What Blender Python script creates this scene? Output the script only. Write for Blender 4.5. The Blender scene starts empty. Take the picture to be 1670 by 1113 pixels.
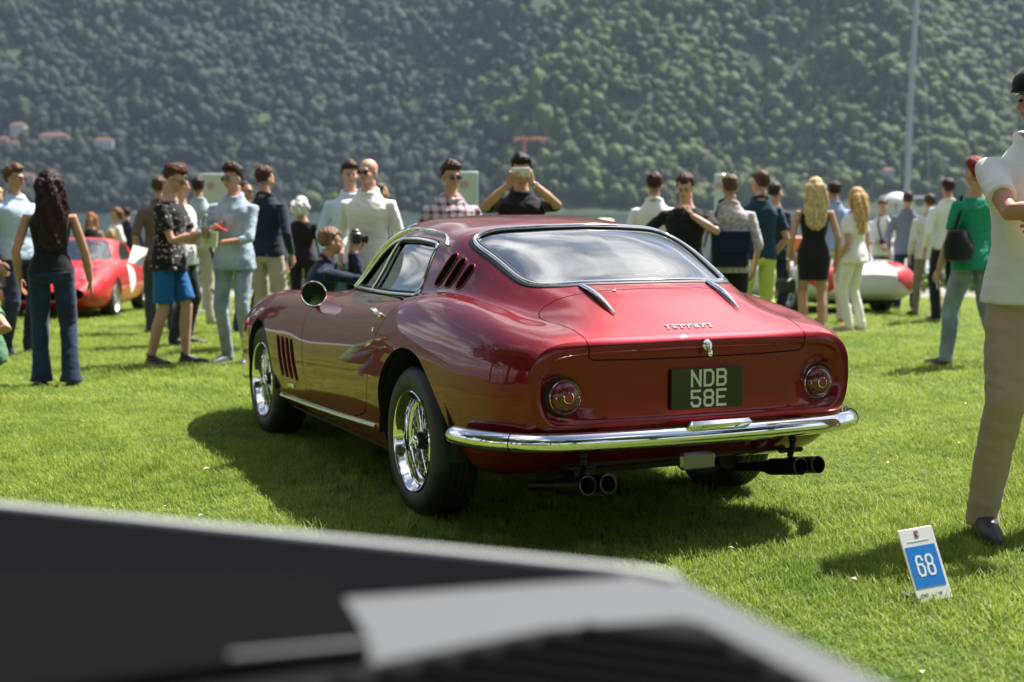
import bpy, math, random
import numpy as np
from mathutils import Vector, Matrix, noise
from mathutils.bvhtree import BVHTree
R = math.radians
scene = bpy.context.scene
col = scene.collection

# ------------------------------------------------------------------ camera, sky, sun, exposure
cam_data = bpy.data.cameras.new('camera'); cam = bpy.data.objects.new('camera', cam_data); col.objects.link(cam)
scene.camera = cam
cam_data.sensor_width = 36.0; cam_data.lens = 50.0
cam_data.clip_start = 0.05; cam_data.clip_end = 9000.0
cam.location = (0, 0, 1.27); cam.rotation_euler = (R(90) - 0.0918, 0, 0)
cam_data.dof.use_dof = True; cam_data.dof.focus_distance = 5.75; cam_data.dof.aperture_fstop = 2.6

SUN = Vector((0.42, 0.33, 0.85)).normalized()          # towards the sun: right, a little beyond the car, high
sun_el = math.asin(SUN.z); sun_az = math.atan2(SUN.x, SUN.y)
world = bpy.data.worlds.new('World'); scene.world = world; world.use_nodes = True
wn = world.node_tree; wl = wn.links
for n in list(wn.nodes): wn.nodes.remove(n)
def wnode(t, **kw):
    n = wn.nodes.new(t)
    for k, v in kw.items(): setattr(n, k, v)
    return n
sky = wnode('ShaderNodeTexSky', sky_type='NISHITA'); sky.sun_disc = False
sky.sun_elevation = sun_el; sky.sun_rotation = sun_az; sky.altitude = 200; sky.air_density = 1.0; sky.dust_density = 1.2
tc = wnode('ShaderNodeTexCoord'); sep = wnode('ShaderNodeSeparateXYZ'); wl.new(tc.outputs['Generated'], sep.inputs[0])
# cumulus on a flat cloud layer: the direction divided by its height
mz = wnode('ShaderNodeMath', operation='MAXIMUM'); wl.new(sep.outputs['Z'], mz.inputs[0]); mz.inputs[1].default_value = 0.0
mz2 = wnode('ShaderNodeMath', operation='ADD'); wl.new(mz.outputs[0], mz2.inputs[0]); mz2.inputs[1].default_value = 0.12
dx = wnode('ShaderNodeMath', operation='DIVIDE'); wl.new(sep.outputs['X'], dx.inputs[0]); wl.new(mz2.outputs[0], dx.inputs[1])
dy = wnode('ShaderNodeMath', operation='DIVIDE'); wl.new(sep.outputs['Y'], dy.inputs[0]); wl.new(mz2.outputs[0], dy.inputs[1])
cmb = wnode('ShaderNodeCombineXYZ'); wl.new(dx.outputs[0], cmb.inputs[0]); wl.new(dy.outputs[0], cmb.inputs[1])
cmap = wnode('ShaderNodeMapping'); cmap.inputs['Rotation'].default_value = (0, 0, R(78)); wl.new(cmb.outputs[0], cmap.inputs[0])
cn = wnode('ShaderNodeTexNoise'); cn.inputs['Scale'].default_value = 1.35; cn.inputs['Detail'].default_value = 7; cn.inputs['Roughness'].default_value = 0.56; cn.inputs['Distortion'].default_value = 0.25
wl.new(cmap.outputs[0], cn.inputs['Vector'])
cr = wnode('ShaderNodeValToRGB'); cr.color_ramp.elements[0].position = 0.47; cr.color_ramp.elements[1].position = 0.58
wl.new(cn.outputs['Fac'], cr.inputs[0])
cn2 = wnode('ShaderNodeTexNoise'); cn2.inputs['Scale'].default_value = 3.2; cn2.inputs['Detail'].default_value = 6; wl.new(cmap.outputs[0], cn2.inputs['Vector'])
cs = wnode('ShaderNodeValToRGB'); cs.color_ramp.elements[0].position = 0.35; cs.color_ramp.elements[1].position = 0.65
cs.color_ramp.elements[0].color = (4.2, 4.5, 5.0, 1); cs.color_ramp.elements[1].color = (15, 14.8, 14.5, 1)
wl.new(cn2.outputs['Fac'], cs.inputs[0])
hmk = wnode('ShaderNodeMapRange'); hmk.inputs['From Min'].default_value = 0.0; hmk.inputs['From Max'].default_value = 0.06; wl.new(sep.outputs['Z'], hmk.inputs['Value'])
cmf = wnode('ShaderNodeMath', operation='MULTIPLY'); wl.new(cr.outputs[0], cmf.inputs[0]); wl.new(hmk.outputs[0], cmf.inputs[1])
cm = wnode('ShaderNodeMixRGB'); wl.new(cmf.outputs[0], cm.inputs[0]); wl.new(sky.outputs[0], cm.inputs[1]); wl.new(cs.outputs[0], cm.inputs[2])
bg = wnode('ShaderNodeBackground'); bg.inputs['Strength'].default_value = 0.05; wl.new(cm.outputs[0], bg.inputs['Color'])
wo = wnode('ShaderNodeOutputWorld'); wl.new(bg.outputs[0], wo.inputs['Surface'])

sun_data = bpy.data.lights.new('sun', 'SUN'); sun_data.energy = 5.0; sun_data.angle = R(0.53); sun_data.color = (1.0, 0.955, 0.88)
sun = bpy.data.objects.new('sun', sun_data); col.objects.link(sun); sun.location = (20, 20, 60)
sun.rotation_euler = SUN.to_track_quat('Z', 'Y').to_euler()

scene.view_settings.view_transform = 'Standard'; scene.view_settings.look = 'None'
scene.view_settings.exposure = 1.25; scene.view_settings.gamma = 1.0; scene.view_settings.use_curve_mapping = False
scene.render.engine = 'CYCLES'
scene.cycles.max_bounces = 8; scene.cycles.diffuse_bounces = 2; scene.cycles.glossy_bounces = 3; scene.cycles.transmission_bounces = 4
scene.cycles.transparent_max_bounces = 12; scene.cycles.volume_bounces = 0
scene.cycles.use_denoising = True
scene.cycles.caustics_reflective = False; scene.cycles.caustics_refractive = False
scene.cycles.sample_clamp_indirect = 6.0

# ------------------------------------------------------------------ materials
def newmat(name):
    m = bpy.data.materials.new(name); m.use_nodes = True
    return m, m.node_tree, m.node_tree.nodes['Principled BSDF']
def ramp(nt, fac, stops):
    r = nt.nodes.new('ShaderNodeValToRGB'); e = r.color_ramp.elements
    while len(e) < len(stops): e.new(0.5)
    for k, (p, c) in enumerate(stops): e[k].position = p; e[k].color = (*c, 1)
    nt.links.new(fac, r.inputs[0]); return r.outputs[0]
def texnoise(nt, scale, detail=4, rough=0.5, coord='Object', dist=0.0):
    t = nt.nodes.new('ShaderNodeTexCoord'); n = nt.nodes.new('ShaderNodeTexNoise')
    n.inputs['Scale'].default_value = scale; n.inputs['Detail'].default_value = detail; n.inputs['Roughness'].default_value = rough; n.inputs['Distortion'].default_value = dist
    nt.links.new(t.outputs[coord], n.inputs['Vector']); return n.outputs['Fac']
def bump(nt, b, height, strength=0.3, dist=0.01, prev=None):
    n = nt.nodes.new('ShaderNodeBump'); n.inputs['Strength'].default_value = strength; n.inputs['Distance'].default_value = dist
    nt.links.new(height, n.inputs['Height'])
    if prev: nt.links.new(prev, n.inputs['Normal'])
    nt.links.new(n.outputs[0], b.inputs['Normal']); return n.outputs[0]
def simple(name, c, rough=0.5, metal=0.0, var=0.0, scale=20, bmp=0.0, bscale=None, bdist=0.004, coat=0.0, spec=None, sheen=0.0, sss=0.0):
    m, nt, b = newmat(name)
    b.inputs['Base Color'].default_value = (*c, 1); b.inputs['Roughness'].default_value = rough; b.inputs['Metallic'].default_value = metal
    b.inputs['Coat Weight'].default_value = coat; b.inputs['Coat Roughness'].default_value = 0.03
    if spec is not None: b.inputs['Specular IOR Level'].default_value = spec
    if sheen: b.inputs['Sheen Weight'].default_value = sheen
    if sss: b.inputs['Subsurface Weight'].default_value = sss; b.inputs['Subsurface Radius'].default_value = (.02, .008, .004)
    if var > 0:
        f = texnoise(nt, scale, 5)
        nt.links.new(ramp(nt, f, [(0.3, tuple(max(0, x * (1 - var)) for x in c)), (0.7, tuple(min(1, x * (1 + var)) for x in c))]), b.inputs['Base Color'])
    if bmp > 0: bump(nt, b, texnoise(nt, bscale or scale, 4), bmp, bdist)
    return m

# ------------------------------------------------------------------ object helpers
def mesh_obj(name, V, F, mat=None, parent=None, N=None, smooth=True, mats=None, midx=None):
    me = bpy.data.meshes.new(name)
    V = np.asarray(V, float)
    me.from_pydata(V.tolist(), [], [tuple(int(i) for i in f) for f in F] if not isinstance(F, np.ndarray) else F.tolist())
    if mat: me.materials.append(mat)
    for m in mats or []: me.materials.append(m)
    if midx is not None: me.polygons.foreach_set('material_index', np.asarray(midx, np.int32))
    me.polygons.foreach_set('use_smooth', np.full(len(me.polygons), bool(smooth)))
    me.update()
    if N is not None: me.normals_split_custom_set_from_vertices(np.asarray(N, float).tolist())
    o = bpy.data.objects.new(name, me); col.objects.link(o)
    if parent: o.parent = parent
    return o
def autosmooth(o, ang=35):
    me = o.data; me.polygons.foreach_set('use_smooth', np.ones(len(me.polygons), bool))
    try: me.set_sharp_from_angle(angle=R(ang))
    except Exception: pass
    return o
def empty(name, loc=(0, 0, 0), rz=0.0):
    o = bpy.data.objects.new(name, None); col.objects.link(o); o.location = loc; o.rotation_euler = (0, 0, rz); o.empty_display_size = 0.1; return o
def tag(o, label=None, cat=None, group=None, kind=None):
    if label: o['label'] = label
    if cat: o['category'] = cat
    if group: o['group'] = group
    if kind: o['kind'] = kind
    return o
class MB:
    """collects shapes that become ONE mesh"""
    def __init__(s): s.V = []; s.F = []; s.n = 0
    def add(s, V, F, M=None):
        V = np.asarray(V, float)
        if M is not None:
            M = np.array(M); V = V @ M[:3, :3].T + M[:3, 3]
        s.V.append(V); s.F += [tuple(int(i) + s.n for i in f) for f in F]; s.n += len(V); return s
    def box(s, c, d, M=None, bev=0.0):
        x, y, z = np.array(d, float) / 2; cx, cy, cz = c
        if bev <= 0:
            V = [(sx * x, sy * y, sz * z) for sz in (-1, 1) for sy in (-1, 1) for sx in (-1, 1)]
            F = [(0, 2, 3, 1), (4, 5, 7, 6), (0, 1, 5, 4), (2, 6, 7, 3), (0, 4, 6, 2), (1, 3, 7, 5)]
        else:
            V = []; F = []
            b = min(bev, x * .95, y * .95, z * .95)
            ring = []
            for (zz, ins) in ((-z, b), (-z + b, 0), (z - b, 0), (z, b)):
                xx, yy = x - ins, y - ins; k = b if ins == 0 else b * .4
                ring.append([(xx, -yy + k, zz), (xx, yy - k, zz), (xx - k, yy, zz), (-xx + k, yy, zz), (-xx, yy - k, zz), (-xx, -yy + k, zz), (-xx + k, -yy, zz), (xx - k, -yy, zz)])
            for r in ring: V += r
            for a in range(3):
                for j in range(8): F.append((a * 8 + j, a * 8 + (j + 1) % 8, a * 8 + 8 + (j + 1) % 8, a * 8 + 8 + j))
            F.append(tuple(range(7, -1, -1))); F.append(tuple(range(24, 32)))
        V = np.array(V) + (cx, cy, cz)
        return s.add(V, F, M)
    def tube(s, P, r, n=10, closed=False, caps=True, flat=1.0, up=None):
        """round tube along points; r a number or one per point; flat squashes it along the frame's second axis"""
        P = np.asarray(P, float); m = len(P); rr = np.full(m, r) if np.isscalar(r) else np.asarray(r, float)
        T = np.gradient(P, axis=0) if not closed else np.roll(P, -1, 0) - np.roll(P, 1, 0)
        T /= np.linalg.norm(T, axis=1)[:, None] + 1e-12
        u = np.array(up if up is not None else ((0, 0, 1) if abs(T[0][2]) < .9 else (1, 0, 0)), float)
        V = []; 
        for k in range(m):
            a = np.cross(T[k], u); la = np.linalg.norm(a)
            if la < 1e-6: a = np.cross(T[k], (1, 0, 0) if abs(T[k][0]) < .9 else (0, 1, 0)); la = np.linalg.norm(a)
            a /= la; b = np.cross(a, T[k])
            if up is None: u = b
            for j in range(n):
                t = 2 * math.pi * j / n
                V.append(P[k] + rr[k] * (math.cos(t) * a + math.sin(t) * flat * b))
        F = []; mm = m if closed else m - 1
        for k in range(mm):
            for j in range(n):
                k2 = (k + 1) % m; F.append((k * n + j, k * n + (j + 1) % n, k2 * n + (j + 1) % n, k2 * n + j))
        if caps and not closed: F.append(tuple(range(n - 1, -1, -1))); F.append(tuple((m - 1) * n + j for j in range(n)))
        return s.add(V, F)
    def lathe(s, prof, n=48, M=None, closed=False):
        """prof (r, h) turned round the z axis"""
        prof = list(prof); m = len(prof); V = []; F = []
        for r, h in prof:
            for j in range(n): t = 2 * math.pi * j / n; V.append((r * math.cos(t), r * math.sin(t), h))
        for k in range(m if closed else m - 1):
            k2 = (k + 1) % m
            for j in range(n): F.append((k * n + j, k * n + (j + 1) % n, k2 * n + (j + 1) % n, k2 * n + j))
        return s.add(V, F, M)
    def prism(s, poly, h0, h1, M=None):
        n = len(poly); V = [(x, y, h0) for x, y in poly] + [(x, y, h1) for x, y in poly]
        F = [tuple(range(n - 1, -1, -1)), tuple(range(n, 2 * n))] + [(j, (j + 1) % n, n + (j + 1) % n, n + j) for j in range(n)]
        return s.add(V, F, M)
    def ball(s, c, r, n=12, M=None):
        r = (r, r, r) if np.isscalar(r) else r; V = [(0, 0, -1)]; F = []
        for i in range(1, n // 2 + 1):
            a = -math.pi / 2 + math.pi * i / (n // 2 + 1)
            for j in range(n): t = 2 * math.pi * j / n; V.append((math.cos(a) * math.cos(t), math.cos(a) * math.sin(t), math.sin(a)))
        V.append((0, 0, 1)); k = n // 2
        for j in range(n): F.append((0, 1 + (j + 1) % n, 1 + j))
        for i in range(k - 1):
            for j in range(n): a = 1 + i * n; F.append((a + j, a + (j + 1) % n, a + n + (j + 1) % n, a + n + j))
        for j in range(n): a = 1 + (k - 1) * n; F.append((a + j, a + (j + 1) % n, len(V) - 1))
        return s.add(np.array(V) * r + np.array(c), F, M)
    def build(s, name, mat, parent=None, smooth=True, ang=35):
        V = np.concatenate(s.V) if s.V else np.zeros((0, 3))
        o = mesh_obj(name, V, s.F, mat, parent, smooth=smooth)
        if smooth and ang: autosmooth(o, ang)
        return o
def frame(loc, z, x=None):
    """matrix whose local z points along z"""
    z = Vector(z).normalized(); x = Vector(x) if x is not None else (Vector((1, 0, 0)) if abs(z.x) < .9 else Vector((0, 1, 0)))
    y = z.cross(x).normalized(); x = y.cross(z)
    return Matrix(((x.x, y.x, z.x, loc[0]), (x.y, y.y, z.y, loc[1]), (x.z, y.z, z.z, loc[2]), (0, 0, 0, 1)))
def rotx(a): return Matrix.Rotation(a, 4, 'X')
def text_geo(txt, size):
    """outline of lettering in the built-in face as flat triangles, centred"""
    cu = bpy.data.curves.new('t', 'FONT'); cu.body = txt; cu.size = size; cu.align_x = 'CENTER'; cu.align_y = 'CENTER'; cu.resolution_u = 3
    ob = bpy.data.objects.new('t', cu); col.objects.link(ob); dg = bpy.context.evaluated_depsgraph_get()
    me = bpy.data.meshes.new_from_object(ob.evaluated_get(dg)); V = [tuple(v.co) for v in me.vertices]; F = [tuple(p.vertices) for p in me.polygons]
    bpy.data.objects.remove(ob); bpy.data.curves.remove(cu); bpy.data.meshes.remove(me)
    V = np.array(V)
    if len(V): V[:, :2] -= (V[:, :2].min(0) + V[:, :2].max(0)) / 2
    return V, F
# the lawn: level round the car, then falling gently to the lake
_GY = np.array([-30, 8.5, 11, 15, 18, 22, 28.6, 34, 60]); _GZ = np.array([0, 0, -.075, -.10, -.125, -.25, -.50, -.75, -1.6])
def gz(y): return float(np.interp(y, _GY, _GZ))
FPX = 2319.0; PIT = 0.0918
def at_depth(px, Y):
    """world X of something seen in column px standing Y metres away"""
    return (px - 835.0) / FPX * Y
# ---------- car materials ----------
def paint_mat(name, c, flake=0.0):
    m, nt, b = newmat(name)
    b.inputs['Base Color'].default_value = (*c, 1); b.inputs['Roughness'].default_value = 0.48; b.inputs['Specular IOR Level'].default_value = 0.25; b.inputs['Metallic'].default_value = flake
    b.inputs['Coat Weight'].default_value = 1.0; b.inputs['Coat Roughness'].default_value = 0.012; b.inputs['Coat IOR'].default_value = 1.5
    return m
M_paint = paint_mat('deep_red_paint', (0.20, 0.0011, 0.0080), .74)
M_chrome = simple('chrome', (0.92, 0.92, 0.93), 0.06, 1.0)
M_chrome2 = simple('polished_alloy', (0.80, 0.80, 0.80), 0.16, 1.0, var=.1, scale=30)
M_rubber = simple('black_rubber', (0.012, 0.012, 0.012), 0.55, var=.3, scale=40)
M_tyre = simple('tyre_rubber', (0.016, 0.016, 0.016), 0.50, var=.35, scale=25, bmp=.2, bscale=90, bdist=.001)
M_black = simple('black_void', (0.006, 0.006, 0.006), 0.8)
M_under = simple('underbody_black', (0.012, 0.011, 0.010), 0.75, var=.4, scale=12, bmp=.3)
M_pipe = simple('exhaust_metal', (0.025, 0.023, 0.021), 0.40, .7, var=.4, scale=30)
M_leather = simple('black_leather', (0.02, 0.018, 0.017), 0.45, bmp=.3, bscale=160, bdist=.001)
M_tan = simple('tan_leather', (0.28, 0.13, 0.06), 0.5, bmp=.3, bscale=120, bdist=.001)
M_wood = simple('wood_rim', (0.30, 0.11, 0.035), 0.3, coat=.7, var=.3, scale=60)
M_red_lens, _nt, _b = newmat('red_lens'); _b.inputs['Base Color'].default_value = (.14, .003, .006, 1); _b.inputs['Roughness'].default_value = .12; _b.inputs['Coat Weight'].default_value = 1
_n = _nt.nodes.new('ShaderNodeTexCoord'); _w = _nt.nodes.new('ShaderNodeTexWave'); _w.wave_type = 'RINGS'; _w.rings_direction = 'Z'; _w.inputs['Scale'].default_value = 55; _nt.links.new(_n.outputs['Object'], _w.inputs['Vector']); bump(_nt, _b, _w.outputs['Fac'], .35, .002)
M_clear = simple('frosted_lens', (0.20, 0.20, 0.17), 0.25, coat=.6, bmp=.5, bscale=150, bdist=.001)
M_white = simple('white_plastic', (0.78, 0.78, 0.76), 0.4)
M_silverch = simple('plate_character', (0.70, 0.69, 0.62), 0.32, 0.55, bmp=.5, bscale=400, bdist=.001)
M_plate = simple('plate_black', (0.008, 0.009, 0.008), 0.18, coat=.5)
def glass_mat(name, tint=(0.82, 0.88, 0.86), ior=1.6, extra=0.0):
    m = bpy.data.materials.new(name); m.use_nodes = True; nt = m.node_tree; nt.nodes.clear()
    fr = nt.nodes.new('ShaderNodeFresnel'); fr.inputs['IOR'].default_value = ior
    tr = nt.nodes.new('ShaderNodeBsdfTransparent'); tr.inputs[0].default_value = (*tint, 1)
    gl = nt.nodes.new('ShaderNodeBsdfGlossy'); gl.inputs['Roughness'].default_value = 0.01
    mx = nt.nodes.new('ShaderNodeMixShader'); o = nt.nodes.new('ShaderNodeOutputMaterial')
    ad = nt.nodes.new('ShaderNodeMath'); ad.operation = 'ADD'; ad.use_clamp = True; ad.inputs[1].default_value = extra
    nt.links.new(fr.outputs[0], ad.inputs[0]); nt.links.new(ad.outputs[0], mx.inputs[0]); nt.links.new(tr.outputs[0], mx.inputs[1]); nt.links.new(gl.outputs[0], mx.inputs[2]); nt.links.new(mx.outputs[0], o.inputs[0])
    return m
M_glass = glass_mat('window_glass', (0.74, 0.82, 0.80), 2.0, 0.28); M_rglass = glass_mat('rear_glass', (0.70, 0.78, 0.78), 2.1, 0.44)

# ================================================================== ground, lake, hills, wood, haze
rng = np.random.default_rng(7)
def inst_points(name, P, rz, sc, coll, mat_note=None, tilt=None):
    """one object: a cloud of points on which geometry nodes stand copies of the shapes in coll"""
    me = bpy.data.meshes.new(name); me.vertices.add(len(P)); me.vertices.foreach_set('co', np.asarray(P, np.float32).ravel())
    rot = np.zeros((len(P), 3), np.float32); rot[:, 2] = rz
    if tilt is not None: rot[:, :2] = tilt
    a = me.attributes.new('rot', 'FLOAT_VECTOR', 'POINT'); a.data.foreach_set('vector', rot.ravel())
    s = np.asarray(sc, np.float32); s = np.repeat(s[:, None], 3, 1) if s.ndim == 1 else s
    a = me.attributes.new('scl', 'FLOAT_VECTOR', 'POINT'); a.data.foreach_set('vector', s.ravel())
    o = bpy.data.objects.new(name, me); col.objects.link(o)
    g = bpy.data.node_groups.new(name + '_nodes', 'GeometryNodeTree')
    g.interface.new_socket('Geometry', in_out='INPUT', socket_type='NodeSocketGeometry'); g.interface.new_socket('Geometry', in_out='OUTPUT', socket_type='NodeSocketGeometry')
    gi = g.nodes.new('NodeGroupInput'); go_ = g.nodes.new('NodeGroupOutput'); ip = g.nodes.new('GeometryNodeInstanceOnPoints')
    ci = g.nodes.new('GeometryNodeCollectionInfo'); ci.inputs['Collection'].default_value = coll; ci.inputs['Separate Children'].default_value = True; ci.inputs['Reset Children'].default_value = True
    def attr(n):
        x = g.nodes.new('GeometryNodeInputNamedAttribute'); x.data_type = 'FLOAT_VECTOR'; x.inputs['Name'].default_value = n; return x.outputs['Attribute']
    ip.inputs['Pick Instance'].default_value = True
    g.links.new(gi.outputs[0], ip.inputs['Points']); g.links.new(ci.outputs[0], ip.inputs['Instance']); g.links.new(attr('rot'), ip.inputs['Rotation']); g.links.new(attr('scl'), ip.inputs['Scale']); g.links.new(ip.outputs[0], go_.inputs[0])
    md = o.modifiers.new('scatter', 'NODES'); md.node_group = g
    return o
def proto(coll, name, V, F, mats, midx=None, smooth=False):
    me = bpy.data.meshes.new(name); me.from_pydata(np.asarray(V).tolist(), [], [tuple(f) for f in F])
    for m_ in mats: me.materials.append(m_)
    if midx is not None: me.polygons.foreach_set('material_index', np.asarray(midx, np.int32))
    me.polygons.foreach_set('use_smooth', np.full(len(me.polygons), smooth)); me.update()
    o = bpy.data.objects.new(name, me); coll.objects.link(o); return o

# lawn sheet
M_lawn, nt, b = newmat('lawn_soil_and_grass')
f1 = texnoise(nt, 1.3, 5, .6); f2 = texnoise(nt, 60, 6, .7); mxn = nt.nodes.new('ShaderNodeMixRGB'); mxn.blend_type = 'OVERLAY'; mxn.inputs[0].default_value = .8
c1 = ramp(nt, f1, [(.3, (.060, .105, .014)), (.55, (.085, .140, .020)), (.75, (.120, .165, .032))]); c2 = ramp(nt, f2, [(.3, (.15, .15, .15)), (.7, (.85, .85, .85))])
nt.links.new(c1, mxn.inputs[1]); nt.links.new(c2, mxn.inputs[2]); nt.links.new(mxn.outputs[0], b.inputs['Base Color']); b.inputs['Roughness'].default_value = .85; b.inputs['Specular IOR Level'].default_value = .2
bump(nt, b, f2, .9, .03)
ys = np.unique(np.r_[np.linspace(-12, 28.6, 90), _GY[(_GY > -12) & (_GY < 28.6)]]); xs = np.linspace(-34, 34, 90)
def und(x, y): return .010 * math.sin(x * 1.9 + .7) * math.cos(y * 1.3) if y > 9 else 0.0
V = [(x, y, gz(y) + und(x, y)) for y in ys for x in xs]; nx = len(xs)
F = [(i * nx + j, i * nx + j + 1, (i + 1) * nx + j + 1, (i + 1) * nx + j) for i in range(len(ys) - 1) for j in range(nx - 1)]
tag(mesh_obj('lawn', V, F, M_lawn), kind='structure')
# gravel walk and quay beyond the lawn, then the lake
M_gravel = simple('pale_gravel', (.26, .25, .20), .9, var=.25, scale=90, bmp=.6)
b = MB(); b.add([(x, y, z) for y, z in ((28.6, gz(28.6) + .01), (30.2, gz(28.6) + .01)) for x in (-34, 34)], [(0, 1, 3, 2)]); tag(b.build('gravel_path', M_gravel), kind='structure')
b = MB(); b.box((0, 31.6, -1.56), (68, 2.8, 2.1)); tag(b.build('quay', simple('quay_stone', (.30, .29, .26), .85, var=.25, scale=3, bmp=.4)), kind='structure')
b = MB(); b.add([(-46, 28.6, -.502), (-34, 28.6, -.502), (-34, -12, -.502), (34, -12, -.502), (34, 28.6, -.502), (46, 28.6, -.502), (60, -60, -.502), (-60, -60, -.502)], [(0, 1, 2, 7), (2, 3, 6, 7), (3, 4, 5, 6)]);
tag(b.build('park_ground', M_lawn), kind='structure')
M_water, nt, b = newmat('lake_water'); b.inputs['Base Color'].default_value = (.012, .035, .036, 1); b.inputs['Roughness'].default_value = .22; b.inputs['Specular IOR Level'].default_value = .5
bump(nt, b, texnoise(nt, .9, 5, .6), .6, .25)
b = MB(); b.add([(-2600, 33, -2.3), (2600, 33, -2.3), (2600, 1700, -2.3), (-2600, 1700, -2.3)], [(0, 1, 2, 3)]); tag(b.build('lake_water', M_water), kind='structure')
b = MB(); b.add([(-46, -60, -2.6), (46, -60, -2.6), (46, 33, -2.6), (-46, 33, -2.6)], [(0, 1, 2, 3)]); tag(b.build('lake_bed', M_under), kind='structure')

# the mountainside over the lake
def hill_h(x, y):
    d = y - 1560 + 22 * math.sin(x / 190.0) + 12 * math.sin(x / 61.0 + 1)
    if d < 0: return -3 + d * .05
    base = 18 * (1 - math.exp(-d / 40)) * .35 + d * .60 + max(0, d - 120) * .12
    n1 = noise.fractal(Vector((x / 420, y / 420, 3.1)), 1.0, 2.0, 5); n2 = noise.fractal(Vector((x / 110, y / 110, 8.2)), 1.0, 2.0, 4)
    spur = 70 * math.exp(-(((x - 60 - d * .35) / 130) ** 2)) + 55 * math.exp(-(((x - 430 - d * .15) / 110) ** 2)) - 60 * math.exp(-(((x + 240 - d * .1) / 170) ** 2)) - 34 * math.exp(-(((x - 260 - d * .3) / 70) ** 2))
    return base + min(1, d / 120) * (n1 * 70 + n2 * 20 + spur)
hx = np.arange(-2300, 2301, 25.0); hy = np.r_[np.arange(1500, 2300, 25.0), np.arange(2300, 3100, 100.0)]
V = [(x, y, hill_h(x, y)) for y in hy for x in hx]; nx = len(hx)
F = [(i * nx + j, i * nx + j + 1, (i + 1) * nx + j + 1, (i + 1) * nx + j) for i in range(len(hy) - 1) for j in range(nx - 1)]
M_hill = simple('hill_undergrowth', (.030, .050, .016), .95, var=.5, scale=.02)
tag(mesh_obj('mountainside', V, F, M_hill), kind='structure')
def leaf_mat(name, dark, light, scale=.5, sat=0):
    m = bpy.data.materials.new(name); m.use_nodes = True; nt = m.node_tree; b = nt.nodes['Principled BSDF']; b.inputs['Roughness'].default_value = .7; b.inputs['Specular IOR Level'].default_value = .15
    oi = nt.nodes.new('ShaderNodeObjectInfo'); f = texnoise(nt, scale, 5, .65)
    ad = nt.nodes.new('ShaderNodeMath'); ad.operation = 'MULTIPLY_ADD'; ad.inputs[1].default_value = .55; nt.links.new(oi.outputs['Random'], ad.inputs[0])
    sb = nt.nodes.new('ShaderNodeMath'); sb.operation = 'MULTIPLY'; sb.inputs[1].default_value = .55; nt.links.new(f, sb.inputs[0]); nt.links.new(sb.outputs[0], ad.inputs[2])
    nt.links.new(ramp(nt, ad.outputs[0], [(.2, dark), (.75, light)]), b.inputs['Base Color']); return m
M_crown = leaf_mat('broadleaf_crown', (.006, .018, .005), (.062, .090, .017), .12); M_crown_shade = leaf_mat('shade_toned_crown', (.004, .012, .007), (.015, .027, .013), .12)  # second crown carries the left slope's shade in its darker green
tree_coll = bpy.data.collections.new('hill_tree_shapes')
def crown(seed, rx, rz_, lob=.34):
    r_ = np.random.default_rng(seed); me = MB(); me.ball((0, 0, 0), 1, 20); V = np.array(me.V[0]); out = []
    for v in V:
        d = Vector(v); n_ = noise.fractal(d * 2.1 + Vector((seed * 3.1, 0, 0)), 1.0, 2.1, 3); k = 1 + lob * n_ + .08 * noise.noise(d * 6 + Vector((seed, 1, 2)))
        z = v[2] * rz_; out.append((v[0] * rx * k, v[1] * rx * k, rz_ * .75 + z * k))
    return out, me.F
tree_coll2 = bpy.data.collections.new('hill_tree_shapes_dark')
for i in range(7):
    V, F = crown(i, 1.0 if i < 5 else .8, (.85, 1.0, .75, .95, 1.1, 1.3, 1.2)[i], .34); proto(tree_coll, 'hill_tree_%d' % i, V, F, [M_crown], smooth=True); proto(tree_coll2, 'dark_tree_%d' % i, V, F, [M_crown_shade], smooth=True)
P = []; S = []
for yy in np.arange(1555, 2180, 8.6):
    half = yy * .36 + 420
    for xx in np.arange(-half, half, 9.2):
        x = xx + rng.uniform(-6, 6); y = yy + rng.uniform(-6, 6); z = hill_h(x, y)
        if z < -1.2: continue
        gapn = noise.noise(Vector((x / 55, y / 55, .4)))
        if gapn > .55: continue
        P.append((x, y, z - 1)); S.append(min(11.5, 6.6 * math.exp(rng.normal(0, .28))) * (1 + .25 * noise.noise(Vector((x / 90, y / 90, 5)))))
P = np.array(P); S = np.array(S)
tone = np.array([(p[0] + 60 - (p[1] - 1560) * .25) / 260 + 1.3 * noise.noise(Vector((p[0] / 150, p[1] / 150, 9))) + rng.normal(0, .25) for p in P]); dk_ = tone < 0  # left side gets the crowns with shade in their colour
for nm_, kk, cc, lb in (('hillside_forest', ~dk_, tree_coll, 'mid green broadleaf wood on the sunlit right-hand part of the mountainside'), ('hillside_forest', dk_, tree_coll2, 'wood covering the left-hand part of the mountainside, shade put into its dark green')):
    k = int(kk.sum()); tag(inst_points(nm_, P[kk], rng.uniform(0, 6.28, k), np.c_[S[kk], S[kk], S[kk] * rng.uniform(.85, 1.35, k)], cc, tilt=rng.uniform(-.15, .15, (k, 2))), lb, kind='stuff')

# air between here and the mountain
hz = bpy.data.materials.new('haze_air'); hz.use_nodes = True; nt = hz.node_tree; nt.nodes.clear()
pv = nt.nodes.new('ShaderNodeVolumePrincipled'); pv.inputs['Color'].default_value = (.62, .78, 1.0, 1); pv.inputs['Density'].default_value = 0.00005; pv.inputs['Anisotropy'].default_value = .1
o_ = nt.nodes.new('ShaderNodeOutputMaterial'); nt.links.new(pv.outputs[0], o_.inputs['Volume'])
b = MB(); b.box((0, 1500, 300), (5400, 3600, 1300 + 0.0)); hb = b.build('haze', hz, smooth=False); tag(hb, kind='stuff')
hb.location = (0, 0, 345.4)

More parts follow.
